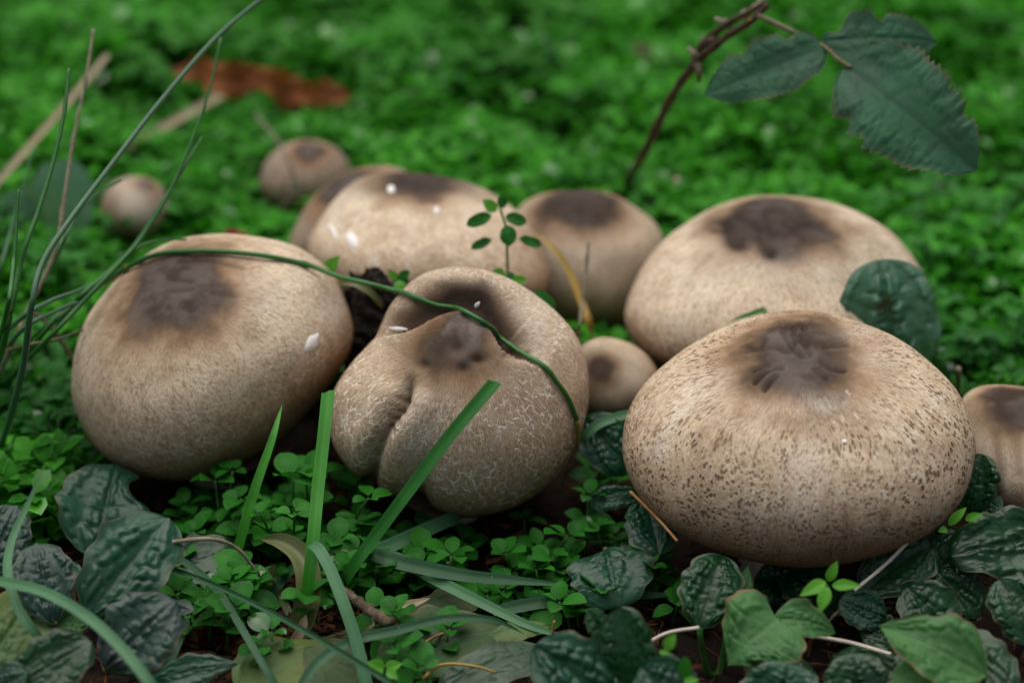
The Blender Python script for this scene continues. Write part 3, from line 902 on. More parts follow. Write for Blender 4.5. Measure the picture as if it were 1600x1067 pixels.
def leaf(parent, base, tip, wpx, mat, k=.55, W=W_BUGLE, roll=0.0, fold=.12, arch=.10, quilt=1.0, ruffle=.03, serr=.0, teeth=0, nvein=6.0, nu=60, nw=36, bites=(), holes=(),
         name='leaf', side_arch=.0, crenate=.05, label=None):
    """base and tip: (px, py, height above soil datum); wpx: full width as seen"""
    VSEED[0] += 1
    rs = np.random.default_rng(VSEED[0] * 17 + 3)
    B, T = at_z(*base), at_z(*tip)
    ax = T - B
    Ln = np.linalg.norm(ax)
    ax = ax / Ln
    mid = (B + T) / 2
    tocam = unit(CAM - mid)
    nn = unit(np.array([0, 0, 1.0]) * (1 - k) + tocam * k)
    nn = unit(nn - ax * (nn @ ax))
    sd = np.cross(ax, nn)
    if nn[2] < .12: print('leaf faces down', base, tip, round(float(nn[2]), 2))
    if roll:
        cr, sr = math.cos(roll), math.sin(roll)
        nn, sd = nn * cr + sd * sr, sd * cr - nn * sr
    p0, p1 = project(mid), project(mid + sd * .005)
    seen = math.hypot(p1[0] - p0[0], p1[1] - p0[1]) / .005
    # only the component across the leaf's picture axis counts as width
    hw = min(wpx / 2 / max(seen, 900), Ln * .85)
    t = np.linspace(0, 1, nu)
    v = np.linspace(-1, 1, nw + 1)
    Tt, Vv = np.meshgrid(t, v, indexing='ij')
    wt = np.interp(t, [a[0] for a in W], [a[1] for a in W])
    ks = np.array([.25, .5, .25])
    wt[1:-1] = np.convolve(wt, ks, 'valid')
    wl, wr = wt.copy(), wt.copy()
    ph = rs.uniform(0, 6)
    wl *= 1 + crenate * np.sin(t * 26 + ph) + .04 * np.sin(t * 9 + ph * 2)
    wr *= 1 + crenate * np.sin(t * 26 + ph + 2) + .04 * np.sin(t * 8 + ph * 3)
    if teeth:
        saw = (t * teeth) % 1.0
        wl *= 1 - serr * saw
        wr *= 1 - serr * ((t * teeth + .4) % 1.0)
    for (bt, bside, bd, bw) in bites:
        cut = 1 - bd * np.exp(-((t - bt) / bw) ** 4)
        if bside < 0: wl *= cut
        else: wr *= cut
    wid = np.where(Vv < 0, wl[:, None], wr[:, None])
    av = np.abs(Vv)
    Sx = Vv * wid * hw
    Lx = Tt * Ln + (-.10 * Ln * av ** 1.6 * (W is W_KIDNEY))
    # vein pattern: laterals run forward from the midrib
    wx = .16 * np.sin(Tt * 9 + Vv * 4 + ph) + .12 * np.sin(Tt * 17 - Vv * 9 + 2 * ph) + .08 * np.sin(Vv * 21 + Tt * 5)
    s = (Tt * .62 + .38 * Tt ** 2) * nvein * 1.15 - av * wid * 1.7 * (1 - .35 * av) + .4 * np.where(Vv > 0, 1, 0) + wx
    fr = s - np.floor(s)
    lat = np.abs(fr - .5) * 2
    vein_l = np.exp(-((1 - lat) / .15) ** 2) * np.clip(av * 8, 0, 1)
    midv = np.exp(-(av * wid / .045) ** 2)
    cell = np.floor(s)
    cross = np.abs(((av * 4.4 + .37 * cell + .22 * np.sin(s * 6 + ph) + .5 * wx) % 1) - .5) * 2
    vein_c = np.exp(-((1 - cross) / .22) ** 2) * .7
    hgt = .55 + .45 * np.sin(cell * 12.9 + np.floor(av * 4.4 + .37 * cell) * 4.7 + ph)
    pill = (1 - vein_l) * (1 - vein_c) * (1 - midv) * hgt
    bump = pill * np.clip((1 - av) * 4, .1, 1) * np.clip(Tt * 8, 0, 1) * np.clip((1 - Tt) * 4, 0, 1)
    for _ in range(1):
        bump[1:-1, 1:-1] = .4 * bump[1:-1, 1:-1] + .15 * (bump[:-2, 1:-1] + bump[2:, 1:-1] + bump[1:-1, :-2] + bump[1:-1, 2:])
    h = quilt * .0023 * (hw / .016) ** .7 * bump
    h += .0009 * (hw / .016) * np.sin(Tt * 7 + ph) * np.sin(Vv * 3.3 + ph) * min(quilt, 1)
    h += fold * hw * av * wid * (1 if fold > 0 else 1)
    h -= side_arch * hw * (av * wid) ** 2
    h += arch * Ln * 4 * Tt * (1 - Tt) * .5
    h -= max(arch, .04) * Ln * .5 * Tt ** 3
    h += ruffle * hw * av ** 3 * np.sin(Tt * 15 + ph + np.where(Vv > 0, 1.7, 0)) * 2.0
    h += .03 * hw * np.sin(Tt * 5 + ph) * np.cos(Vv * 2.2 + ph)
    P = B + Lx[..., None] * ax + Sx[..., None] * sd + h[..., None] * nn
    V = P.reshape(-1, 3)
    V[:, 2] = np.maximum(V[:, 2], gz(V[:, 0], V[:, 1]) + .0015)
    m = nw + 1
    spot = np.zeros(Tt.shape)
    keep = np.ones((nu - 1, nw), bool)
    for (ht, hv, hr) in holes:   # brown eaten places
        dist = np.hypot((Tt - ht) * Ln / hw, (Vv - hv)) + .05 * np.sin(np.arctan2(Vv - hv, Tt - ht) * 5)
        spot = np.maximum(spot, np.clip(1.6 - dist / hr, 0, 1))
    F = [[i * m + j, i * m + j + 1, (i + 1) * m + j + 1, (i + 1) * m + j] for i in range(nu - 1) for j in range(nw) if keep[i, j]]
    edge = np.maximum(av, np.clip((Tt - .9) * 10, 0, 1) * .9)
    attrs = {'vein': ('FLOAT', np.clip(vein_l * .8 + midv + vein_c * .5, 0, 1)), 'edge': ('FLOAT', edge), 'spot': ('FLOAT', spot)}
    o = obj(name, V, F, mat, parent, True, attrs)
    if label: o['label'] = label
    LAST[0] = o
    return B


def petiole(parent, B, root, r=.0012, mat=None, name='leaf_stalk', sag=.006):
    B, root = np.array(B, float), np.array(root, float)
    mid = (B + root) / 2 + np.array([0, 0, -sag if B[2] > root[2] + .01 else sag * .4])
    C = catmull([root, mid, B], 9)
    v, f = tube_geo(C, np.linspace(r * 1.2, r * .8, 9), 7)
    obj(name, v, f, mat or M['petiole'], LAST[0])


def plant(name, rootpx, label, cat, leaves, stalkmat=None, group=None):
    r = at_z(rootpx[0], rootpx[1], 0.0)
    r[2] = float(gz(r[0], r[1])) - .002
    t = thing(name, r, label, cat, group)
    for L in leaves:
        kw = dict(L[4]) if len(L) > 4 else {}
        nop = kw.pop('nostalk', False)
        B = leaf(t, L[0], L[1], L[2], L[3], **kw)
        if not nop:
            petiole(t, B, r + np.array([random.uniform(-.003, .003), random.uniform(-.003, .003), 0]), mat=stalkmat)
    return t


b_, bp, bg, bm, by, du = M['bugle'], M['bugle_p'], M['bugle_g'], M['bugle_m'], M['bugle_y'], M['dull']
GB = 'low leafy plants round the mushrooms'
plant('bugle_plant', (140, 930), 'dark crinkled bugle rosette of five large leaves under the egg-shaped mushroom', 'plant', [
    ((146, 872, .010), (182, 722, .030), 148, b_, dict(k=.8, bites=[(.74, 1, .55, .16)], crenate=.04)),
    ((138, 962, .020), (264, 806, .042), 132, b_, dict(k=.75, fold=.06, arch=.14)),
    ((165, 1046, .016), (272, 938, .034), 118, bp, dict(k=.7, fold=.08, arch=.16)),
    ((84, 972, .018), (56, 846, .036), 96, bp, dict(k=.7, fold=.10)),
    ((-22, 905, .014), (26, 788, .032), 84, bp, dict(k=.7, quilt=1.2)),
    ((250, 950, .026), (300, 952, .032), 26, bp, dict(k=.6)),
    ((100, 880, .016), (128, 900, .018), 22, b_, dict(k=.6)),
], group=GB)
plant('bugle_plant', (30, 1060), 'yellowing broad-leaved bugle with one dark and one pale leaf beneath the curved grass blade', 'plant', [
    ((-38, 1075, .006), (56, 925, .022), 118, by, dict(k=.6, quilt=.7)),
    ((14, 1085, .022), (142, 1000, .034), 92, bg, dict(k=.6)),
    ((88, 1008, .010), (126, 950, .018), 52, bm, dict(k=.6)),
    ((-20, 1090, .02), (40, 1050, .03), 60, b_, dict(k=.6)),
], group=GB)
plant('bugle_plant', (300, 1050), 'single narrow dark crinkled leaf lying over red-brown needle litter', 'plant', [
    ((236, 1062, .016), (370, 1034, .022), 50, b_, dict(k=.7, W=W_LANCE, quilt=1.1)),
    ((250, 1085, .010), (330, 1075, .012), 60, bg, dict(k=.6)),
], group=GB)
plant('broad_leaf_plant', (300, 905), 'smooth dark broad leaf under the dry curved stem', 'plant', [
    ((240, 905, .012), (392, 850, .016), 78, bg, dict(k=.5, W=W_LANCE, quilt=.2, nvein=4)),
    ((250, 915, .006), (330, 870, .010), 60, bg, dict(k=.5, quilt=.3)),
], group=GB)
plant('plantain_plant', (440, 1000), 'flat yellow-green plantain leaves with brown edges on the needle litter', 'plant', [
    ((372, 1090, .006), (520, 1003, .010), 120, by, dict(k=.3, quilt=.35, W=W_OVATE, nvein=4)),
    ((560, 1080, .006), (475, 1010, .012), 96, du, dict(k=.3, quilt=.3, W=W_OVATE)),
], group=GB)
plant('plantain_plant', (700, 1020), 'dull green creased broad leaves lying flat below the lopsided folded mushroom', 'plant', [
    ((590, 1045, .006), (800, 975, .012), 118, du, dict(k=.35, quilt=.4, W=W_OVATE, nvein=4)),
    ((640, 972, .006), (745, 932, .010), 56, du, dict(k=.4, quilt=.3)),
    ((680, 1090, .006), (850, 1010, .012), 70, bg, dict(k=.4, quilt=.3)),
    ((760, 1000, .010), (860, 975, .012), 34, by, dict(k=.4, quilt=.2, W=W_LANCE)),
], group=GB)
plant('bugle_plant', (1010, 830), 'bugle with four scalloped dark leaves between the folded and the pitted mushroom', 'plant', [
    ((946, 858, .018), (964, 942, .012), 132, b_, dict(k=.8, fold=.06, arch=.18, quilt=.7)),
    ((1008, 780, .026), (1030, 864, .020), 84, b_, dict(k=.85, quilt=1.1)),
    ((1000, 772, .024), (920, 784, .022), 38, b_, dict(k=.8)),
    ((986, 738, .028), (912, 652, .044), 84, b_, dict(k=.9, quilt=1.2)),
    ((1020, 900, .008), (990, 830, .012), 60, bg, dict(k=.6)),
], group=GB)
plant('bugle_plant', (1106, 1060), 'upright glossy blistered leaf on a thick green stalk below the largest mushroom', 'plant', [
    ((1092, 980, .024), (1128, 864, .040), 98, bg, dict(k=.9, quilt=1.4, fold=.04)),
    ((1140, 960, .024), (1172, 884, .036), 34, bm, dict(k=.6, quilt=.6, W=W_LANCE, roll=.6)),
], M['wstem'], group=GB)
plant('geranium_plant', (1210, 1060), 'matt mid-green fan-shaped leaf with brown nibbled edge below the largest mushroom', 'plant', [
    ((1216, 968, .034), (1136, 1036, .024), 140, bm, dict(k=.55, W=W_KIDNEY, quilt=.9, nvein=4, arch=.2, bites=[(.8, -1, .25, .05), (.55, -1, .14, .03)], crenate=.03)),
    ((1208, 966, .033), (1308, 984, .030), 62, bm, dict(k=.6, W=W_OVATE, quilt=.8, arch=.25, fold=.3)),
], M['wstem'], group=GB)
plant('bugle_plant', (985, 1090), 'wet puckered dark bugle with a curled toothed leaf beside the flat dull leaves', 'plant', [
    ((968, 1105, .016), (838, 1008, .036), 118, b_, dict(k=.75, quilt=1.5)),
    ((1000, 1080, .020), (968, 950, .046), 86, bg, dict(k=.85, quilt=1.1, roll=-.2)),
    ((962, 1040, .020), (922, 952, .040), 50, bg, dict(k=.8, quilt=1.0, serr=.3, teeth=8, roll=.5)),
    ((1075, 1115, .018), (1004, 1040, .034), 104, b_, dict(k=.7, quilt=1.1)),
    ((930, 1110, .012), (870, 1060, .024), 70, b_, dict(k=.7)),
], group=GB)
plant('geranium_plant', (1460, 1080), 'pale green pointed leaf with a folded midrib among dark bugle', 'plant', [
    ((1540, 1056, .026), (1376, 976, .038), 112, bm, dict(k=.55, W=W_OVATE, quilt=.9, nvein=5, fold=.25)),
    ((1470, 1090, .018), (1395, 1050, .024), 90, bm, dict(k=.5, quilt=.3)),
    ((1580, 1090, .02), (1490, 990, .030), 90, M['bugle_g'], dict(k=.5, quilt=.6)),
    ((1500, 1000, .018), (1455, 988, .020), 46, by, dict(k=.5)),
], M['wstem'], group=GB)
plant('bugle_plant', (1440, 960), 'dense dark glossy bugle under the right rim of the largest mushroom', 'plant', [
    ((1345, 928, .022), (1460, 846, .032), 92, bg, dict(k=.6, quilt=.9)),
    ((1386, 968, .018), (1312, 938, .024), 62, b_, dict(k=.7, quilt=1.4)),
    ((1490, 1005, .014), (1418, 915, .030), 92, bg, dict(k=.6)),
    ((1530, 965, .014), (1462, 890, .026), 80, bg, dict(k=.6)),
    ((1420, 1000, .012), (1345, 985, .016), 60, bg, dict(k=.6)),
    ((1450, 900, .022), (1500, 830, .034), 70, bg, dict(k=.65, quilt=1.2)),
    ((1300, 960, .010), (1235, 890, .018), 84, bg, dict(k=.5)),
    ((1260, 930, .008), (1180, 900, .012), 70, bg, dict(k=.5)),
], group=GB)
plant('bugle_plant', (1600, 900), 'crinkled deep green bugle between the largest and the grey-crowned mushroom', 'plant', [
    ((1650, 838, .032), (1490, 866, .034), 106, bg, dict(k=.7, quilt=1.5, ruffle=.08)),
    ((1512, 802, .022), (1536, 710, .042), 72, bg, dict(k=.8, quilt=1.2)),
    ((1520, 810, .020), (1562, 772, .028), 46, b_, dict(k=.7)),
    ((1618, 1005, .018), (1562, 902, .034), 84, bg, dict(k=.6)),
    ((1650, 950, .02), (1590, 890, .03), 80, b_, dict(k=.6)),
], group=GB)
plant('bugle_plant', (1290, 1090), 'two low quilted dark leaves in front of the fan-shaped leaf', 'plant', [
    ((1215, 1120, .016), (1232, 1036, .032), 128, b_, dict(k=.7, quilt=1.2)),
    ((1345, 1115, .016), (1332, 1020, .032), 104, bg, dict(k=.7, quilt=1.3)),
    ((1180, 1095, .008), (1270, 1040, .014), 90, bg, dict(k=.5)),
    ((1440, 1110, .01), (1300, 1020, .016), 90, bg, dict(k=.5)),
], group=GB)
# far bluish leaf behind the wiry grass and one more in the weeds
plant('dock_plant', (80, 392), 'broad blue-green leaf standing in the weeds behind the wiry grass', 'plant', [
    ((70, 395, .004), (112, 252, .052), 110, M['dock'], dict(k=.9, quilt=.3)),
    ((40, 400, .004), (22, 300, .040), 70, M['dock'], dict(k=.9, quilt=.3)),
], group=GB)
plant('dock_plant', (1275, 205), 'small slate-green leaf in the weeds under the bramble leaves', 'plant', [
    ((1310, 196, .012), (1232, 150, .030), 34, M['blue_green'], dict(k=.9, quilt=.2)),
], group=GB)

# the eaten leaf that leans on the broad pale mushroom
rt_ = at_z(1424, 590, 0)
t = thing('plantain_plant', (rt_[0], rt_[1], float(gz(rt_[0], rt_[1]))), 'round blue-green leaf with a brown eaten spot leaning on the broad pale mushroom', 'plant', GB)
B = leaf(t, (1404, 590, .040), (1374, 408, .0835), 158, M['blue_green'], k=.95, W=W_BUGLE, quilt=2.2, fold=.03, arch=.10, nvein=4, holes=[(.66, -.02, .13)], crenate=.02, ruffle=.04)
petiole(t, B, wloc(t), .0014, M['wstem'])

# ------------------------------------------------------------------ bramble
def pts(L):
    """list of (px, py, depth) -> places"""
    return np.array([at_d(*p) for p in L])


base_b = at_z(966, 312, .0)
tb = thing('bramble_cane', (base_b[0], base_b[1], float(gz(base_b[0], base_b[1]))), 'dark arching bramble cane with three toothed leaves over the weeds', 'bramble')
root = at_z(955, 345, -.002)
d_root = project(root)[2]
Cc = pts([(955, 345, d_root), (970, 303, d_root - .012), (1010, 232, .885), (1045, 160, .85), (1082, 105, .825), (1130, 62, .81), (1170, 36, .80), (1200, 8, .795)])
Cs = catmull(Cc, 46)
v_, f_ = tube_geo(Cs, np.linspace(.0021, .0013, 46) * (1 + .12 * np.sin(np.arange(46) * 1.7)), 9)
obj('cane', v_, f_, M['cane'], tb)
C2 = catmull(pts([(1086, 98, .823), (1096, 72, .821), (1130, 42, .812), (1165, 22, .804), (1198, 4, .798)]), 22)
v_, f_ = tube_geo(C2, np.linspace(.0016, .0010, 22), 8)
obj('side_cane', v_, f_, M['cane'], tb)
for i, q in enumerate(((1088, 100, 1092, 128), (1086, 92, 1076, 76), (1100, 72, 1124, 50), (1140, 40, 1118, 30), (1098, 66, 1120, 60), (1160, 26, 1190, 0))):
    cc = catmull(pts([(q[0], q[1], .821), ((q[0] + q[2]) / 2 + 3, (q[1] + q[3]) / 2, .816), (q[2], q[3], .818)]), 8)
    v_, f_ = tube_geo(cc, np.linspace(.0017, .0007, 8) * (1 + .35 * np.sin(np.arange(8) * 2.1)), 7)
    obj('withered_bract', v_, f_, M['grey'] if i % 2 else M['twig'], tb)
for j in range(9):
    i = 8 + j * 4
    dvec = unit(rng.normal(size=3)) * .003
    v_, f_ = tube_geo([Cs[i], Cs[i] + dvec * .6 + [0, 0, .0002], Cs[i] + dvec + [0, 0, -.0004]], [.0008, .0004, .0001], 5)
    obj('thorn', v_, f_, M['needle'], tb)
pc = catmull(pts([(1184, 24, .797), (1235, 48, .788), (1285, 72, .782), (1308, 92, .778), (1330, 106, .774)]), 26)
v_, f_ = tube_geo(pc, np.linspace(.0011, .0008, 26), 7)
obj('leaf_stalk', v_, f_, M['petiole'], tb)
for i in (5, 11, 16, 20, 23):
    dvec = np.array([rng.normal() * .3, -.3, (-1) ** i]) * .0016
    v_, f_ = tube_geo([pc[i], pc[i] + dvec], [.0006, .0001], 5)
    obj('thorn', v_, f_, M['needle'], tb)


def leaf_d(parent, b, t, wpx, mat, **kw):
    """a leaf given by depths instead of heights"""
    Bp, Tp = at_d(*b), at_d(*t)
    leaf(parent, (b[0], b[1], Bp[2]), (t[0], t[1], Tp[2]), wpx, mat, **kw)


BR = dict(W=W_BROAD, quilt=.5, teeth=21, serr=.12, nvein=6, nu=110, nw=24, crenate=.03, fold=.10)
leaf_d(tb, (1289, 74, .782), (1104, 146, .775), 100, M['bramble'], k=.75, arch=.10, bites=[(.25, 1, .25, .05), (.62, 1, .2, .06)], **BR)
leaf_d(tb, (1285, 64, .782), (1466, 62, .785), 92, M['bramble'], k=.75, arch=.14, bites=[(.42, 1, .55, .05), (.12, -1, .6, .08), (.48, -1, .35, .06), (.7, 1, .25, .05)], **BR)
leaf_d(tb, (1322, 104, .776), (1522, 258, .748), 185, M['bramble'], k=.85, arch=.16, bites=[(.26, 1, .22, .05), (.42, 1, .12, .04), (.78, -1, .22, .04), (.62, -1, .12, .03)], **BR)

# ------------------------------------------------------------------ grasses
def ribbon(parent, C, wid, mat, n_=40, vfold=.25, tip=True, cut=False, name='blade', twist=0.0, facing=.7, taper0=.75, label=None):
    C = np.asarray(C, float)
    S = catmull(C, n_)
    T = np.gradient(S, axis=0)
    V, across, along = [], [], []
    u = np.linspace(0, 1, n_)
    if cut:
        wv = np.interp(u, [0, .15, 1], [taper0, .95, 1.0])
    else:
        wv = np.interp(u, [0, .15, .5, .78, .92, 1], [taper0, 1, 1, .72, .36, .03]) if tip else np.interp(u, [0, .1, .9, 1], [.7, 1, 1, .8])
    lat = np.linspace(-1, 1, 7)
    prev = None
    for i in range(n_):
        tt = unit(T[i])
        toc = unit(CAM - S[i])
        nn = unit(toc * facing + np.array([0, 0, 1.0]) * (1 - facing))
        nn = unit(nn - tt * (nn @ tt))
        sd = np.cross(tt, nn)
        if prev is not None and sd @ prev < 0: sd, nn = -sd, nn
        prev = sd
        a = twist * (u[i] - .3)
        sd2 = sd * math.cos(a) + nn * math.sin(a)
        nn2 = np.cross(sd2, tt)
        if nn2 @ toc < 0: nn2 = -nn2
        for q in lat:
            ragged = 0
            if cut and i == n_ - 1:
                ragged = wid * (.22 * q + .05 * math.sin(q * 5 + 1))
            V.append(S[i] + sd2 * q * wid / 2 * wv[i] + nn2 * (abs(q) - .5) * vfold * wid / 2 * wv[i] + tt * ragged)
            across.append(q); along.append(u[i])
    m = len(lat)
    F = [[i * m + j, i * m + j + 1, (i + 1) * m + j + 1, (i + 1) * m + j] for i in range(n_ - 1) for j in range(m - 1)]
    o = obj(name, V, F, mat, parent, True, {'across': ('FLOAT', across), 'along': ('FLOAT', along)})
    if label: o['label'] = label
    return o


def wire(parent, C, r0, r1, mat, n_=60, name='blade', sides=6, nodes=0, lift=0):
    S = catmull(C, n_)
    if lift:
        for i in range(n_):
            px_, py_, d_ = project(S[i])
            h = drape(px_, py_, lift)
            if h is not None and np.linalg.norm(h - CAM) < np.linalg.norm(S[i] - CAM):
                S[i] = h
        S[1:-1] = .5 * S[1:-1] + .25 * (S[:-2] + S[2:])
    R = np.linspace(r0, r1, n_)
    if nodes:
        for q in range(1, nodes + 1):
            R[int(q * n_ / (nodes + 1))] *= 1.5
    v, f = tube_geo(S, R, sides)
    ac = np.tile(np.cos(np.arange(sides) * 2 * math.pi / sides), n_)
    al = np.repeat(np.linspace(0, 1, n_), sides)
    return obj(name, v, f, mat, parent, True, {'across': ('FLOAT', ac), 'along': ('FLOAT', al)})


def mixpts(L):
    """(px, py, 'z', h) by height, (px, py, d) by depth, (px, py, 'c', off) resting on a cap"""
    out = []
    for p in L:
        if len(p) == 4 and p[2] == 'z': out.append(at_z(p[0], p[1], p[3]))
        elif len(p) == 4: out.append(drape(p[0], p[1], p[3]))
        else: out.append(at_d(*p))
    return np.array(out)


def tuft(name, px, py, label, cat='grass'):
    r = at_z(px, py, 0.0)
    return thing(name, (r[0], r[1], float(gz(r[0], r[1]))), label, cat)


# --- wiry tuft by the egg-shaped mushroom
tg = tuft('grass_tuft', 60, 640, 'thin wiry dark green grass arching over the egg-shaped mushroom')
G = [
    # long arc up to the top of the picture
    ([(-15, 740, 'z', .0), (10, 670, 0.753), (36, 572, 0.721), (49, 479, 0.705), (66, 412, 0.710), (112, 340, 0.720), (180, 250, 0.740), (250, 160, 0.755), (335, 62, 0.770), (412, -4, 0.780), (470, -50, 0.785)], .0011, .0006, 'wire_b'),
    ([(-20, 625, 'z', 0), (60, 545, 0.755), (130, 472, 0.750), (190, 408, 0.755), (222, 370, 0.760), (265, 300, 0.765), (303, 212, 0.770), (330, 132, 0.775), (345, 60, 0.780)], .0008, .0004, 'wire'),
    ([(-10, 640, 'z', 0), (60, 530, 0.762), (130, 462, 0.760), (182, 413, 0.765), (215, 375, 0.765), (250, 322, 0.767), (290, 258, 0.770), (316, 214, 0.775)], .0008, .0004, 'wire'),
    ([(-30, 640, 'z', 0), (5, 540, 0.734), (34, 405, 0.725), (60, 330, 0.730), (82, 258, 0.735), (100, 178, 0.740), (108, 108, 0.745)], .0010, .0005, 'wire'),
    ([(-25, 600, 'z', 0), (8, 500, 0.715), (22, 400, 0.720), (29, 297, 0.725)], .0010, .0004, 'wire'),
    ([(60, 560, 'z', .003), (110, 480, 0.765), (170, 425, 0.770), (215, 388, 0.773), (250, 376, 0.775), (292, 374, 0.780)], .0009, .0003, 'wire'),
    ([(70, 455, 'z', .0), (90, 400, 0.795), (120, 335, 0.785), (150, 305, 0.785), (190, 282, 0.785)], .0007, .0003, 'wire_b'),
    ([(-30, 540, 'z', 0), (-5, 440, 0.815), (20, 350, 0.825), (50, 240, 0.835)], .0007, .0003, 'wire_b'),
    ([(-30, 560, 'z', .0), (30, 500, 0.755), (80, 470, 0.755), (120, 455, 0.760), (152, 440, 0.770)], .0009, .0004, 'wire_b'),
    ([(-30, 600, 'z', .0), (30, 520, 0.750), (90, 485, 0.755), (140, 465, 0.760)], .0009, .0004, 'wire_b'),
    ([(-40, 570, 'z', .0), (20, 545, 0.765), (90, 530, 0.762), (130, 515, 0.763)], .0008, .0004, 'olive'),
]
for L, r0, r1, mk in G:
    wire(tg, mixpts(L), r0 * 1.25, r1 * 1.3, M[mk])
tw_ = tuft('grass_plant', 20, 600, 'single long grass stem bent across two mushroom caps, yellow at its tip')
wire(tw_, mixpts([(-20, 590, 'z', .0), (60, 520, .79), (110, 478, .79), (160, 444, .79), (205, 422, 'c', .0016), (245, 404, 'c', .0016), (300, 398, 'c', .0016), (360, 400, 'c', .0016), (420, 407, 'c', .0016), (480, 420, 'c', .0016),
                  (528, 432, .765), (570, 442, .757), (612, 453, .757), (640, 463, .752), (680, 475, .744), (715, 487, .738), (745, 503, .732), (775, 523, .731), (805, 545, .728), (830, 563, 'c', .0012), (862, 592, 'c', .0011), (884, 622, 'c', .0011), (897, 655, 'c', .0011)]),
     .0010, .0009, M['wire'], 110, 'stem', 7, 4, .0016)
wire(tw_, mixpts([(897, 655, 'c', .0011), (901, 678, 'c', .0010), (899, 700, 'c', .0009)]), .0010, .0005, M['yellow'], 14, 'dry_tip', 7)
wire(tw_, mixpts([(130, 466, .789), (160, 443, .7885), (190, 430, .788), (203, 423, 'c', .0018)]), .0012, .0011, M['yellow'], 14, 'sheath', 7)

# --- dry stalks
s1 = tuft('dry_stalk', 10, 600, 'slender grey dry stalk rising through the wiry grass', 'stalk')
wire(s1, mixpts([(-25, 640, 'z', 0), (10, 560, .775), (45, 480, .77), (85, 395, .77), (104, 285, .775), (118, 200, .78), (135, 120, .785), (146, 46, .79)]), .0009, .0005, M['grey'], 50, 'stem', 6, 5)
s2 = tuft('dry_stalk', 0, 400, 'thick beige straw leaning beyond the wiry grass', 'stalk')
ribbon(s2, mixpts([(-120, 420, 'z', 0), (-40, 325, .96), (0, 280, .96), (80, 190, .98), (168, 86, 1.0)]), .0030, M['straw'], 30, tip=False, name='stem')
s3 = tuft('dry_stalk', 200, 240, 'faint beige straw lying towards the dead leaf', 'stalk')
ribbon(s3, mixpts([(190, 235, 'z', .022), (280, 185, 'z', .03), (380, 130, 'z', .035)]), .0042, M['straw'], 20, tip=False, name='stem')
s4 = tuft('twig', 110, 580, 'thin dark twig pressed against the side of the egg-shaped mushroom', 'twig')
wire(s4, mixpts([(50, 488, .80), (75, 505, .795), (100, 540, .79), (122, 575, .785)]), .0011, .0007, M['cane'], 20, 'stem', 6)
s5 = tuft('dry_stalk', 10, 640, 'short brown stalk lying among weeds left of the egg-shaped mushroom'.replace(' left of', ' beside'), 'stalk')
wire(s5, mixpts([(-20, 628, 'z', .012), (50, 634, 'z', .014), (120, 628, 'z', .016)]), .0012, .0008, M['twig'], 20, 'stem', 6)
s6 = tuft('dry_stalk', 1058, 330, 'pale blurred stub standing behind the broad pale mushroom', 'stalk')
wire(s6, mixpts([(1058, 335, 'z', .0), (1058, 310, 'z', .02), (1058, 282, 'z', .036)]), .0020, .0017, M['straw'], 10, 'stem', 7)
s7 = tuft('dry_stalk', 1498, 640, 'short knobbed grey stalk behind the largest mushroom and the grey-crowned one', 'stalk')
wire(s7, mixpts([(1500, 650, 'z', .0), (1498, 615, 'z', .02), (1497, 576, 'z', .04)]), .0008, .0012, M['grey'], 12, 'stem', 7)
s8 = tuft('dry_stalk', 410, 200, 'thin grey stalk among weeds behind the small grey-brown mushroom', 'stalk')
wire(s8, mixpts([(440, 330, .985), (460, 285, .975), (440, 230, .975), (400, 180, .985)]), .0010, .0006, M['grey'], 20, 'stem', 6)
tw2 = tuft('twig', 903, 530, 'thin grey twig standing before the charcoal-crowned mushroom', 'twig')
wire(tw2, mixpts([(897, 545, 'z', .01), (903, 525, .80), (911, 470, .80), (916, 420, .80), (920, 376, .80)]), .0008, .0006, M['grey'], 20, 'stem', 6, 4)
yb = tuft('grass_plant', 925, 540, 'withered yellow grass blade curving over the charcoal-crowned mushroom')
ribbon(yb, mixpts([(930, 545, 'z', .01), (924, 515, .835), (908, 470, .835), (890, 425, .838), (865, 388, .84), (832, 362, .845)]), .0030, M['yellow'], 30, name='stem')

# --- broad blades in front
t1 = tuft('grass_tuft', 480, 985, 'grass tuft with cut upright blade, bent blade and withered olive sheath before two mushrooms')
ribbon(t1, mixpts([(352, 925, 'z', .004), (372, 856, .715), (398, 765, .71), (424, 690, .71), (441, 632, .715)]), .0034, M['blade'], 36, label='bright green pointed blade')
ribbon(t1, mixpts([(468, 1000, 'z', .0), (482, 910, .69), (490, 835, .69), (497, 760, .695), (506, 680, .70), (513, 611, .705)]), .0044, M['blade'], 36, cut=True, taper0=.9, label='bright upright blade with cut tip')
ribbon(t1, mixpts([(486, 850, .688), (498, 858, .684), (516, 890, .678), (536, 940, .672), (556, 1000, .668), (572, 1067, .664), (585, 1120, .662)]), .0040, M['blade_b'], 40, tip=False, facing=.55, label='bluish blade bent downwards')
ribbon(t1, mixpts([(462, 1000, 'z', .004), (478, 950, .692), (482, 905, .695), (470, 868, .70), (440, 846, .705), (408, 842, .71)]), .0085, M['olive'], 36, vfold=.8, label='withered olive sheath leaf')
ribbon(t1, mixpts([(470, 1000, 'z', .002), (452, 960, 'z', .006), (430, 905, 'z', .014), (424, 884, 'z', .020)]), .0028, M['olive'], 20, cut=True)
t2 = tuft('grass_tuft', 535, 930, 'grass tuft below the lopsided folded mushroom, one cut blade slanting across it')
ribbon(t2, mixpts([(520, 945, 'z', .0), (545, 895, .70), (590, 832, .695), (642, 762, .69), (702, 682, .688), (774, 596, .688)]), .0044, M['blade_d'], 44, cut=True, taper0=.6, label='slanting deep green blade with cut tip')
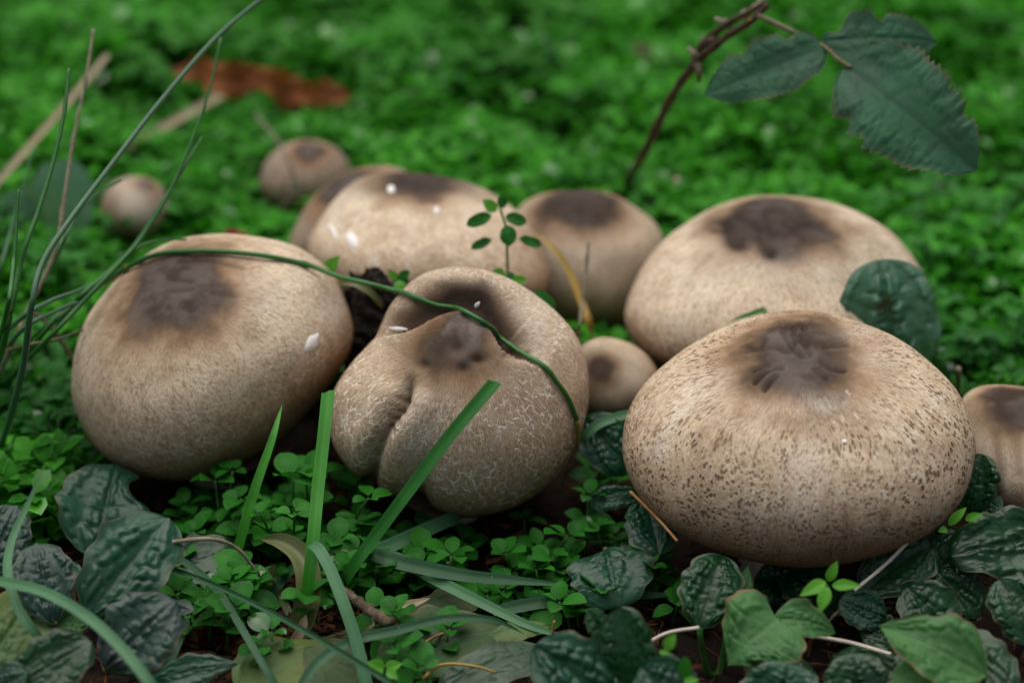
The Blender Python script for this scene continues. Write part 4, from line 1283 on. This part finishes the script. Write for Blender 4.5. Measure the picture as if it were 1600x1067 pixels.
ribbon(t2, mixpts([(540, 920, 'z', .004), (562, 872, 'z', .016), (610, 852, 'z', .018), (660, 830, 'z', .018), (716, 806, 'z', .016)]), .0052, M['blade_b'], 36, tip=False)
ribbon(t2, mixpts([(535, 925, 'z', .004), (560, 866, 'z', .020), (630, 880, 'z', .022), (720, 898, 'z', .020), (800, 906, 'z', .017), (890, 914, 'z', .014)]), .0050, M['blade_k'], 40)
ribbon(t2, mixpts([(540, 925, 'z', .004), (600, 868, 'z', .020), (680, 905, 'z', .018), (760, 945, 'z', .016), (830, 978, 'z', .013), (900, 1000, 'z', .010)]), .0040, M['blade_b'], 40)
ribbon(t2, mixpts([(528, 930, 'z', .002), (548, 895, 'z', .012), (540, 868, 'z', .020), (524, 872, 'z', .019)]), .0040, M['straw'], 18, cut=True, label='curled straw-coloured dead leaf tip')
for nm, lab, L, wd, mk, kw in [
    ('grass_plant', 'long pale bluish grass blade arched over the crinkled bugle rosette', [(-60, 905, 'z', .030), (0, 908, 'z', .046), (70, 925, 'z', .050), (140, 966, 'z', .050), (195, 1018, 'z', .046), (240, 1075, 'z', .040), (270, 1120, 'z', .03)], .0034, 'blade_b', dict(tip=False)),
    ('grass_plant', 'narrow upright grass blade curving up beside the purplish bugle leaf', [(95, 1075, 'z', .010), (62, 1000, 'z', .030), (28, 950, 'z', .038), (12, 895, 'z', .044), (18, 845, 'z', .048), (42, 790, 'z', .054), (66, 736, 'z', .062)], .0030, 'blade_b', {}),
    ('grass_plant', 'narrow grass blade bending down from the bugle rosette to the flat plantain', [(255, 862, 'z', .022), (300, 885, 'z', .024), (342, 925, 'z', .024), (380, 985, 'z', .022), (412, 1040, 'z', .018), (440, 1085, 'z', .012)], .0024, 'blade_k', dict(tip=False)),
    ('grass_plant', 'thin straight grass stem slanting across the bent blade and litter', [(255, 884, 'z', .026), (330, 912, 'z', .028), (420, 955, 'z', .030), (500, 1000, 'z', .030), (580, 1048, 'z', .028), (640, 1085, 'z', .024)], .0019, 'blade_k', dict(tip=False, vfold=1.0)),
    ('grass_plant', 'bluish grass blade arched low across the dull flat leaves', [(450, 1110, 'z', .010), (492, 1040, 'z', .018), (545, 1003, 'z', .020), (620, 984, 'z', .022), (700, 966, 'z', .022), (770, 968, 'z', .020), (820, 990, 'z', .014)], .0034, 'blade_k', {}),
    ('grass_plant', 'dim flat grass blade under the scalloped bugle leaf', [(770, 955, 'z', .010), (850, 940, 'z', .010), (950, 932, 'z', .010), (1070, 928, 'z', .009)], .0046, 'blade_k', {}),
    ('grass_plant', 'broad blade lying under the rim of the egg-shaped mushroom', [(10, 690, 'z', .012), (60, 662, 'z', .018), (110, 640, 'z', .022), (140, 628, 'z', .024)], .0046, 'blade_k', dict(tip=False)),
    ('grass_plant', 'bluish blade end bent over the crinkled leaf between two mushrooms', [(905, 700, .752), (915, 680, .748), (940, 660, .748), (985, 645, .752)], .0036, 'blade_b', dict(tip=False)),
    ('grass_plant', 'dark grass blade standing in the litter beside the narrow crinkled leaf', [(255, 1055, 'z', .002), (272, 1010, 'z', .008), (292, 965, 'z', .012)], .0042, 'blade_k', dict(tip=False)),
    ('grass_plant', 'thin green blade tip leaning on the top of the largest mushroom', [(1230, 470, .80), (1205, 480, .785), (1175, 490, .775), (1140, 502, .77)], .0022, 'blade_d', {}),
    ('grass_plant', 'short dim blade crossing behind the withered sheath', [(400, 960, 'z', .004), (430, 920, 'z', .012), (470, 880, 'z', .016), (560, 850, 'z', .016)], .0034, 'blade_k', {}),
    ('grass_plant', 'small pale green stem curled in the gap between three mushrooms', [(600, 480, .79), (580, 458, .785), (556, 444, .785), (530, 440, .79)], .0026, 'olive', dict(tip=False)),
]:
    C = mixpts(L)
    g = thing(nm, (C[0][0], C[0][1], max(0.0, float(gz(C[0][0], C[0][1])))), lab, 'grass')
    ribbon(g, C, wd, M[mk], 44, **kw)

# faint pale blades in the weeds behind
for i, (L, lab) in enumerate([([(712, 165, 'z', .0), (716, 140, 'z', .02), (722, 110, 'z', .045)], 'pale blurred blade upright in the weeds'), ([(735, 165, 'z', .0), (733, 140, 'z', .02), (728, 112, 'z', .045)], 'yellowish blurred blade upright in the weeds'),
                               ([(880, 130, 'z', .01), (868, 95, 'z', .03), (850, 45, 'z', .06)], 'grey-green blurred blade leaning in the far weeds'),
                               ([(905, 50, 'z', .0), (895, 30, 'z', .02), (880, 10, 'z', .035)], 'light green blurred blade in the farthest weeds')]):
    C = mixpts(L)
    g = thing('grass_plant', (C[0][0], C[0][1], float(gz(C[0][0], C[0][1]))), lab, 'grass')
    ribbon(g, C, .006, M['blade_b' if i != 1 else 'blade'], 16)

# ------------------------------------------------------------------ loose sticks, needles, dead leaves
def single_stick(name, L, r0, r1, mk, label, cat, sides=7, wob=.0):
    C = mixpts(L)
    S = catmull(C, 26)
    R = np.linspace(r0, r1, 26) * (1 + wob * np.sin(np.arange(26) * 2.3) + wob * np.sin(np.arange(26) * 5.1))
    v, f = tube_geo(S, R, sides)
    o = obj(name, v, f, M[mk], None)
    return tag(o, label, cat)


single_stick('dry_stalk', [(250, 852, 'z', .032), (275, 846, 'z', .036), (330, 842, 'z', .036), (370, 856, 'z', .030), (404, 897, 'z', .018)], .0009, .0006, 'grey', 'dry brown stem curling out from the bugle rosette', 'stem', 6, .1)
single_stick('twig', [(536, 922, 'z', .020), (570, 948, 'z', .022), (608, 974, 'z', .022)], .0015, .0021, 'twig', 'short broken knobbly twig behind the bent bluish grass blade', 'twig', 8, .16)
single_stick('dry_stalk', [(1335, 922, 'z', .030), (1385, 880, 'z', .034), (1428, 836, 'z', .040)], .0006, .0007, 'white', 'bleached straight stem poking out under the rim of the largest mushroom', 'stem', 7, .05)
single_stick('dry_stalk', [(1012, 1004, 'z', .020), (1045, 988, 'z', .024), (1092, 980, 'z', .028)], .0007, .0006, 'white', 'thin white curved stem beside the upright blistered leaf', 'stem', 6)
single_stick('dry_stalk', [(1275, 994, 'z', .022), (1330, 1004, 'z', .022), (1392, 1022, 'z', .022)], .0007, .0007, 'white', 'thin white stem between the fan-shaped leaf and the pale pointed leaf', 'stem', 6)
single_stick('dry_stalk', [(1290, 975, 'z', .014), (1310, 955, 'z', .02), (1345, 915, 'z', .026)], .0006, .0006, 'grey', 'thin grey stem in the dark below the largest mushroom', 'stem', 6)
C = mixpts([(985, 768, .712), (1008, 790, .704), (1035, 818, .695), (1058, 845, .688)])
nd = wire(None, C, .0006, .0005, M['needle'], 20, 'pine_needle', 6)
tag(nd, 'orange pine needle leaning on the rim of the largest mushroom', 'needle')
for L, lab in [([(640, 1030, 'z', .012), (665, 1003, 'z', .014), (700, 985, 'z', .012)], 'brown needle lying on the dull flat leaf'), ([(880, 760, 'z', .012), (886, 740, 'z', .02), (888, 728, 'z', .026)], 'upright orange needle under the lopsided folded mushroom'),
               ([(530, 437, .79), (565, 441, .785), (600, 452, .785)], 'orange needle in the gap under the arching grass stem'), ([(862, 1000, 'z', .012), (864, 985, 'z', .016), (866, 970, 'z', .02)], 'tan needle standing beside the puckered leaves'),
               ([(660, 1060, 'z', .012), (690, 1038, 'z', .013), (740, 1040, 'z', .014), (775, 1050, 'z', .012)], 'yellow dry grass stem across the dull flat leaf')]:
    o = wire(None, mixpts(L), .0006, .0004, M['needle' if 'yellow' not in lab else 'yellow'], 16, 'pine_needle' if 'yellow' not in lab else 'dry_stalk', 6)
    tag(o, lab, 'needle' if 'yellow' not in lab else 'stem')
for L, lab, wd in [([(560, 985, 'z', .008), (610, 955, 'z', .012), (672, 934, 'z', .014)], 'tan dead grass strip beside the broken twig', .0042), ([(490, 1010, 'z', .005), (560, 985, 'z', .007), (600, 975, 'z', .009)], 'brown dead grass strip at the foot of the bent blade', .0036),
                   ([(500, 1000, 'z', .006), (520, 1005, 'z', .008), (560, 1003, 'z', .008)], 'mauve-brown dead strip on the yellow-green plantain leaf', .004), ([(448, 1020, 'z', .003), (470, 985, 'z', .012), (478, 960, 'z', .018)], 'pale upright dead sheath in the grass tuft', .0036)]:
    C = mixpts(L)
    o = ribbon(None, C, wd, M['straw'] if 'tan' in lab or 'pale' in lab else M['olive'], 24, name='dead_grass')
    tag(o, lab, 'dead grass')

# curled dead leaf far behind
rt_ = at_z(400, 165, 0)
t = thing('dead_leaf', (rt_[0], rt_[1], float(gz(rt_[0], rt_[1]))), 'curled rust-brown dead leaf lying on the weeds', 'dead leaf')
leaf(t, (545, 150, .030), (395, 130, .045), 52, M['dead'], k=.8, W=W_OVATE, quilt=.4, arch=-.12, ruffle=.2, fold=.3, bites=[(.4, 1, .5, .1)], name='blade')
leaf(t, (400, 140, .045), (262, 105, .050), 56, M['dead'], k=.8, W=W_OVATE, quilt=.4, arch=.15, ruffle=.25, fold=.35, bites=[(.6, -1, .4, .1)], name='blade')
leaf(t, (470, 165, .026), (355, 98, .060), 50, M['dead'], k=.7, W=W_OVATE, quilt=.4, arch=.2, ruffle=.2, fold=.2, name='blade')
petiole(t, at_z(545, 150, .030), at_z(560, 160, .015), .001, M['twig'])
rt_ = at_z(1010, 75, 0)
t = thing('dead_leaf', (rt_[0], rt_[1], float(gz(rt_[0], rt_[1]))), 'mauve-brown blurred dead leaf in the far weeds beside the bramble', 'dead leaf')
leaf(t, (1050, 95, .030), (985, 70, .036), 26, M['twig'], k=.7, W=W_OVATE, quilt=.3, name='blade')
rt_ = at_z(365, 372, 0)
t = thing('red_leaf', (rt_[0], rt_[1], float(gz(rt_[0], rt_[1]))), 'small dark red leaf showing over the top of the egg-shaped mushroom', 'leaf')
leaf(t, (345, 376, .046), (388, 366, .050), 26, M['red'], k=.7, W=W_OVATE, quilt=.3, arch=.2, name='blade')
petiole(t, at_z(345, 376, .046), wloc(t), .001, M['twig'])

# black soil clods in the gap between three mushrooms
def clod(px, py, d, r, label, s):
    c = at_d(px, py, d)
    nph, nth = 16, 22
    rs = np.random.default_rng(s)
    V = []
    for i in range(nph + 1):
        ph = math.pi * i / nph
        for j in range(nth):
            th = 2 * math.pi * j / nth
            u = np.array([math.sin(ph) * math.cos(th), math.sin(ph) * math.sin(th), math.cos(ph)])
            q = 1 + .18 * math.sin(5 * u[0] + s) * math.sin(6 * u[1] + 2 * s) + .16 * math.sin(11 * u[2] + 7 * u[0] + s) + .10 * math.sin(19 * u[1] + 13 * u[2])
            q += rs.uniform(-.07, .07) if 0 < i < nph else 0
            V.append(c + u * r * q * np.array([1, 1, 1.5]))
    F = [[i * nth + j, (i + 1) * nth + j, (i + 1) * nth + (j + 1) % nth, i * nth + (j + 1) % nth] for i in range(nph) for j in range(nth)]
    o = obj('soil_clod', V, F, M['clod'], None, False)
    tag(o, label, 'soil')


clod(580, 495, .80, .0115, 'black crumbly soil clod in the gap between three mushrooms', 3)
clod(574, 528, .80, .010, 'lower black soil clod wedged against the egg-shaped mushroom', 8)
clod(598, 520, .815, .011, 'black soil clod behind the fold of the lopsided mushroom', 12)

# ------------------------------------------------------------------ small weeds
def weed_leaf_mesh(name, length, width, mat, nu=7, point=.5):
    t_ = np.linspace(0, 1, nu)
    V, F = [], []
    for u in t_:
        wv = width / 2 * (math.sin(math.pi * min(1, u ** .85)) ** .62 if point < .9 else math.sin(math.pi * u ** .8) ** .9)
        wv = max(wv, width * .03)
        if u == 1: wv = width * .02
        for q in (-1, -.5, 0, .5, 1):
            V.append([u * length, q * wv, .10 * length * math.sin(u * 2.6) - .08 * length * u + abs(q) * wv * .28])
    F = [[i * 5 + j, i * 5 + j + 1, (i + 1) * 5 + j + 1, (i + 1) * 5 + j] for i in range(nu - 1) for j in range(4)]
    V = np.array(V)
    return make_mesh(name, V - [0, 0, 0], F, mat)


LEAFS = [weed_leaf_mesh('leaf', .0098, .0086, M['weed']), weed_leaf_mesh('leaf', .0088, .0070, M['weed']), weed_leaf_mesh('leaf', .0106, .0080, M['weed']), weed_leaf_mesh('leaf', .0070, .0062, M['weed'])]
LEAF_B = [weed_leaf_mesh('leaf', .0100, .0052, M['weed_b'], 8, 1.0), weed_leaf_mesh('leaf', .0092, .0062, M['weed_b'], 8)]


def sprig_template(h, whorls, rs):
    """stem mesh and leaf placements (mesh index, matrix)"""
    lean = rs.uniform(-.35, .35, 2) * h
    C = np.array([[lean[0] * u * u, lean[1] * u * u, h * u - .002] for u in np.linspace(0, 1, 6)])
    v, f = tube_geo(C, np.linspace(.0006, .0004, 6), 5)
    me = make_mesh('stem', v, f, M['wstem'])
    out = []
    for wq in range(whorls):
        u = 1 - wq * (.32 + rs.uniform(0, .1))
        if u < .2: break
        p = np.array([lean[0] * u * u, lean[1] * u * u, h * u - .002])
        nl = 4 if wq == 0 else rs.integers(2, 4)
        a0 = rs.uniform(0, 6.28)
        for q in range(nl):
            az_ = a0 + q * 2 * math.pi / nl + rs.uniform(-.35, .35)
            tilt = rs.uniform(-.35, .45) if wq else rs.uniform(.0, .6)
            s = rs.uniform(.75, 1.15) * (1 if wq else .85)
            off = Vector((math.cos(az_), math.sin(az_), .2)) * .0012
            mtx = Matrix.Translation(Vector(p) + off) @ Matrix.Rotation(az_, 4, 'Z') @ Matrix.Rotation(-tilt, 4, 'Y') @ Matrix.Rotation(rs.uniform(-.4, .4), 4, 'X') @ Matrix.Scale(s, 4)
            out.append((int(rs.integers(0, len(LEAFS))), mtx))
    return me, out


rs_ = np.random.default_rng(77)
TEMPL = [sprig_template(rs_.uniform(.012, .020), 2, rs_) for _ in range(6)] + [sprig_template(rs_.uniform(.022, .034), 3, rs_) for _ in range(8)] + [sprig_template(.0075, 1, rs_) for _ in range(4)]
WEED_LABEL = 'small round-leaved green weed sprig growing close to the mushrooms'


def put_sprig(P, idx, rz, s, label=WEED_LABEL, group='weed sprigs close to the mushrooms'):
    me, out = TEMPL[idx]
    e = bpy.data.objects.new('weed_sprig', None)
    e.empty_display_size = .005
    COL.objects.link(e)
    e.location = Vector(P)
    e.rotation_euler = (0, 0, rz)
    e.scale = (s, s, s)
    tag(e, label, 'weed', group)
    o = bpy.data.objects.new('stem', me)
    COL.objects.link(o)
    o.parent = e
    for li, mtx in out:
        o = bpy.data.objects.new('leaf', LEAFS[li])
        COL.objects.link(o)
        o.parent = e
        o.matrix_basis = mtx


def clearance(x, y):
    """free height above the soil at a place (under a cap it is little)"""
    h = .2
    for c, a, zr in CAPS:
        r = math.hypot(x - c[0], y - c[1])
        if r < a * .32: return 0
        if r < a * .62: h = min(h, zr)
        elif r < a * 1.12: h = min(h, zr + (r / a - .62) * .02)
    return h - float(gz(x, y))


regions = [(280, 690, 560, 860, 40, 'under the rim of the egg-shaped mushroom'), (500, 770, 900, 930, 46, 'below the lopsided folded mushroom'),
           (0, 560, 130, 740, 34, 'beside the egg-shaped mushroom near the wiry grass'), (380, 880, 700, 1050, 16, 'among the cut grass blades and litter'),
           (1440, 480, 1600, 640, 30, 'behind the grey-crowned mushroom'), (0, 400, 130, 560, 20, 'between the wiry grass stems'), (900, 735, 1000, 830, 8, 'beside the scalloped dark leaves'),
           (1400, 330, 1600, 480, 34, 'beyond the broad pale mushroom'), (0, 330, 180, 420, 10, 'round the blue-green dock leaf'), (260, 860, 420, 980, 12, 'on the red-brown litter'),
           (940, 470, 1030, 560, 10, 'between the charcoal-crowned and the small mushroom'), (860, 850, 1100, 1000, 10, 'in the dark under the scalloped leaves'),
           (560, 430, 640, 500, 5, 'beside the black soil clods')]
count = 0
SIZES = ['low two-tiered round-leaved weed sprig ', 'tall round-leaved weed sprig ', 'tiny flat four-leaved weed sprig ']
for (x0, y0, x1, y1, nn_, where) in regions:
    k_, tries = 0, 0
    while k_ < nn_ and tries < nn_ * 14:
        tries += 1
        px_, py_ = random.uniform(x0, x1), random.uniform(y0, y1)
        P = at_z(px_, py_, .014)
        cl = clearance(P[0], P[1])
        if cl < .009: continue
        if cl < .02: idx, s = random.randrange(14, 18), 1.0
        elif cl < .034: idx, s = random.randrange(0, 6), random.uniform(.85, 1.05)
        else: idx, s = random.randrange(0, 14), random.uniform(.85, 1.15)
        if y0 > 760 and idx >= 6 and idx < 14: idx = random.randrange(0, 6)
        P[2] = float(gz(P[0], P[1]))
        put_sprig(P, idx, random.uniform(0, 6.28), s, SIZES[0 if idx < 6 else 1 if idx < 14 else 2] + where, 'weed sprigs ' + where)
        k_ += 1
        count += 1

# particular sprigs -------------------------------------------------
def special(name, stem_px, leaves_px, label, mats=None, r=.0006):
    """leaves: (base px, base py, tip px, tip py, width px, depth)"""
    C = mixpts(stem_px)
    t_ = thing(name, (C[0][0], C[0][1], float(gz(C[0][0], C[0][1]))), label, 'weed')
    wire(t_, C, r * 1.1, r * .8, M['wstem'], 24, 'stem', 6)
    for (bx, by_, tx, ty, wp, d, mt) in leaves_px:
        Bp, Tp = at_d(bx, by_, d), at_d(tx, ty, d - .002)
        leaf(t_, (bx, by_, Bp[2]), (tx, ty, Tp[2]), wp, M[mt], k=.8, W=W_OVATE if mt == 'weed_b' else W_BUGLE, quilt=.12, crenate=0, nu=14, nw=8, fold=.2, arch=.08, ruffle=0)


special('weed_sprig', [(797, 520, 'z', .01), (796, 470, .795), (793, 420, .79), (791, 360, .785), (781, 325, .785)], [
    (776, 330, 754, 312, 20, .784, 'weed_b'), (783, 326, 787, 304, 16, .79, 'weed'), (768, 336, 729, 352, 20, .783, 'weed'), (790, 338, 822, 348, 20, .785, 'weed'), (792, 352, 796, 384, 26, .781, 'weed'),
    (768, 374, 736, 388, 15, .785, 'weed'), (812, 372, 846, 384, 16, .786, 'weed'), (790, 428, 764, 428, 18, .785, 'weed_b'), (796, 425, 800, 448, 18, .784, 'weed'), (798, 442, 824, 436, 20, .782, 'weed_b'), (834, 455, 868, 482, 20, .78, 'weed')],
    'upright sprig with paired oval leaves rising before the white-flecked mushroom')
special('weed_sprig', [(625, 500, 'z', .01), (622, 460, .79), (620, 436, .785)], [(620, 436, 606, 422, 14, .784, 'weed_b'), (622, 436, 640, 424, 14, .785, 'weed'), (622, 438, 628, 462, 18, .78, 'weed_b'), (612, 436, 640, 440, 12, .786, 'weed')],
        'tiny bright sprig between the white-flecked and the folded mushroom')
special('weed_sprig', [(520, 470, 'z', .01), (516, 440, .80), (514, 424, .795)], [(508, 426, 530, 400, 22, .793, 'weed_b')], 'single small oval leaf in front of the dark brown hidden mushroom')
special('weed_sprig', [(1286, 985, 'z', .006), (1290, 945, 'z', .024), (1292, 914, 'z', .040)], [(1290, 908, 1250, 930, 22, .655, 'weed_b'), (1294, 908, 1308, 876, 18, .66, 'weed_b'), (1300, 914, 1345, 914, 18, .655, 'weed_b'), (1293, 916, 1281, 956, 22, .65, 'weed_b')],
        'fresh light green sprig with four spreading leaves below the largest mushroom')
special('weed_sprig', [(1028, 1080, 'z', .004), (1032, 1040, 'z', .022), (1040, 1014, 'z', .034)], [(1040, 1014, 1055, 990, 20, .63, 'weed_b'), (1030, 1018, 1048, 1020, 8, .63, 'weed_b')], 'pale sprig with one oval leaf beside the upright blistered leaf stalk')
special('weed_sprig', [(1068, 1100, 'z', .004), (1070, 1070, 'z', .018), (1070, 1058, 'z', .024)], [(1070, 1060, 1070, 1026, 20, .635, 'weed'), (1068, 1062, 1092, 1062, 14, .635, 'weed_b')], 'small bluish sprig with an oval leaf before the blistered leaf stalk')
special('weed_sprig', [(1480, 850, 'z', .006), (1484, 828, 'z', .03), (1484, 818, 'z', .034)], [(1482, 820, 1510, 792, 16, .69, 'weed_b'), (1508, 812, 1536, 802, 14, .69, 'weed_b'), (1480, 826, 1466, 830, 12, .69, 'weed_b')], 'light green sprig with narrow leaves under the right rim beside dark crinkled bugle'.replace('right ', ''))
special('weed_sprig', [(600, 1090, 'z', .004), (600, 1060, 'z', .018), (602, 1040, 'z', .024)], [(600, 1044, 574, 1034, 22, .66, 'weed_b'), (602, 1044, 628, 1036, 20, .66, 'weed_b'), (600, 1046, 590, 1060, 18, .655, 'weed_b'), (604, 1048, 622, 1060, 16, .655, 'weed_b')], 'bright sprig with paired round leaves beside the bent bluish blade')

# ------------------------------------------------------------------ ground cover: one uncountable mass of the same weed
def cover():
    P0, AZ, TI, SZ, RO = [], [], [], [], []
    nclump = 23000
    ys = .62 + (2.5 - .62) * rng.random(nclump * 2) ** 1.25
    half = .30 * ys + .10
    xs = (rng.random(nclump * 2) * 2 - 1) * half
    keep = np.ones(len(xs), bool)
    for c, a, zr in CAPS:
        keep &= np.hypot(xs - c[0], ys - c[1]) > a * 1.02
    # the bare dark strip in front of the mushrooms has only sprigs
    bare = (ys < .735 + .03 * np.sin(xs * 23)) & (xs > -.165) & (xs < .21)
    keep &= ~bare
    keep &= ~((ys < .68) & (rng.random(len(xs)) > .25))
    # thin patches
    patch = np.sin(xs * 19 + 2) * np.sin(ys * 15 + xs * 9) + .6 * np.sin(xs * 47 - ys * 33)
    keep &= rng.random(len(xs)) < np.clip(.72 + .50 * patch, .10, 1)
    xs, ys = xs[keep], ys[keep]
    hum = .022 + .013 * np.sin(xs * 23 + ys * 17) * np.sin(ys * 21 - xs * 11) + .006 * np.sin(xs * 9 + 1) * np.sin(ys * 8) + .006 * np.sin(xs * 61 + 2) * np.sin(ys * 53)
    hum = np.where(ys < .95, hum * .85, hum) + .012 * np.clip(ys - 1.0, 0, 1)
    near = np.full(len(xs), 9.)
    for c, a, zr in CAPS:
        near = np.minimum(near, np.hypot(xs - c[0], ys - c[1]) / a)
    hum *= np.clip((near - .85) * 2.2, .35, 1)
    for lay in range(3):
        u = rng.random(len(xs))
        zz = gz(xs, ys) + hum * (1 - .36 * lay) * (.7 + .45 * u)
        nl = 4 if lay < 2 else 3
        a0 = rng.random(len(xs)) * 6.28
        jx, jy = rng.normal(0, .004, len(xs)), rng.normal(0, .004, len(xs))
        for q in range(nl):
            az_ = a0 + q * 2 * math.pi / nl + rng.normal(0, .35, len(xs))
            P0.append(np.stack([xs + jx + .0012 * np.cos(az_), ys + jy + .0012 * np.sin(az_), zz + rng.normal(0, .0012, len(xs))], 1))
            AZ.append(az_)
            TI.append(rng.normal(.22, .42, len(xs)))
            RO.append(rng.normal(0, .35, len(xs)))
            SZ.append((.0070 + .0050 * rng.random(len(xs))) * (1.0 + .38 * np.sin(xs * 14 + 3 * np.sin(ys * 8)) * np.sin(ys * 11 + 2 * np.sin(xs * 6) + 1)))
    P0, AZ, TI, RO, SZ = (np.concatenate(q) for q in (P0, AZ, TI, RO, SZ))
    n_ = len(P0)
    tpl = np.array([[0, 0, 0], [.34, .34, .11], [.34, 0, .03], [.34, -.34, .11], [.72, .30, .09], [.72, 0, .02], [.72, -.30, .09], [1, 0, -.04]])
    ca, sa = np.cos(AZ), np.sin(AZ)
    ct, st = np.cos(TI), np.sin(TI)
    cr, sr = np.cos(RO), np.sin(RO)
    V = np.empty((n_, 8, 3), np.float32)
    for i, (tx, ty, tz) in enumerate(tpl):
        x, y, z = tx * SZ, ty * SZ, tz * SZ
        y, z = y * cr - z * sr, y * sr + z * cr
        x, z = x * ct - z * st, x * st + z * ct
        V[:, i, 0] = P0[:, 0] + x * ca - y * sa
        V[:, i, 1] = P0[:, 1] + x * sa + y * ca
        V[:, i, 2] = P0[:, 2] + z
    polys = [[0, 1, 2], [0, 2, 3], [1, 4, 5, 2], [2, 5, 6, 3], [4, 7, 5], [5, 7, 6]]
    # as triangles
    tris = np.array([[0, 2, 1], [0, 3, 2], [1, 2, 5], [1, 5, 4], [2, 3, 6], [2, 6, 5], [4, 5, 7], [5, 6, 7]])
    idx = (tris[None] + (np.arange(n_) * 8)[:, None, None]).reshape(-1).astype(np.int32)
    me = bpy.data.meshes.new('ground_cover')
    nt = n_ * 8
    me.vertices.add(n_ * 8)
    me.vertices.foreach_set('co', V.ravel())
    me.loops.add(nt * 3)
    me.loops.foreach_set('vertex_index', idx)
    me.polygons.add(nt)
    me.polygons.foreach_set('loop_start', np.arange(nt, dtype=np.int32) * 3)
    me.polygons.foreach_set('loop_total', np.full(nt, 3, np.int32))
    me.polygons.foreach_set('use_smooth', np.ones(nt, bool))
    me.materials.append(M['cover'])
    me.update()
    me.validate()
    o = bpy.data.objects.new('ground_cover', me)
    COL.objects.link(o)
    tag(o, 'dense carpet of small bright green leaves behind the mushrooms', 'ground cover', kind='stuff')
    print('cover leaves', n_, 'sprigs', count)


cover()

# needle and bark litter on the soil in front: uncountable
def litter():
    V, F = [], []
    for i in range(3600):
        if i < 1500:
            px_, py_ = random.gauss(370, 90), random.gauss(950, 40)
        else:
            px_, py_ = random.uniform(-150, 1750), random.uniform(690, 1180)
        P = at_z(px_, py_, 0)
        x, y = P[0], P[1]
        z = float(gz(x, y)) + random.uniform(.0, .0045)
        a = random.uniform(0, math.pi)
        L = random.uniform(.003, .013)
        wd = random.uniform(.0004, .0011)
        if random.random() < .25: L, wd = random.uniform(.003, .006), random.uniform(.0012, .0026)
        tz = random.uniform(-.25, .25)
        ax = np.array([math.cos(a) * math.cos(tz), math.sin(a) * math.cos(tz), math.sin(tz)]) * L / 2
        sd = np.array([-math.sin(a), math.cos(a), random.uniform(-.2, .2)]) * wd / 2
        up = np.array([0, 0, wd * .5])
        c = np.array([x, y, z])
        b0 = len(V)
        V += [c - ax - sd, c - ax + sd, c + ax * .3 - sd, c + ax * .3 + sd, c + ax, c - ax * .9 + up, c + ax * .3 + up]
        F += [[b0, b0 + 5, b0 + 6, b0 + 2], [b0 + 5, b0 + 1, b0 + 3, b0 + 6], [b0 + 2, b0 + 6, b0 + 4], [b0 + 6, b0 + 3, b0 + 4]]
    o = obj('needle_litter', V, F, M['litter'], None, False)
    tag(o, 'red-brown needle and bark litter on the dark soil', 'litter', kind='stuff')


litter()
for o in bpy.data.objects:
    if 'origin' in o: del o['origin']
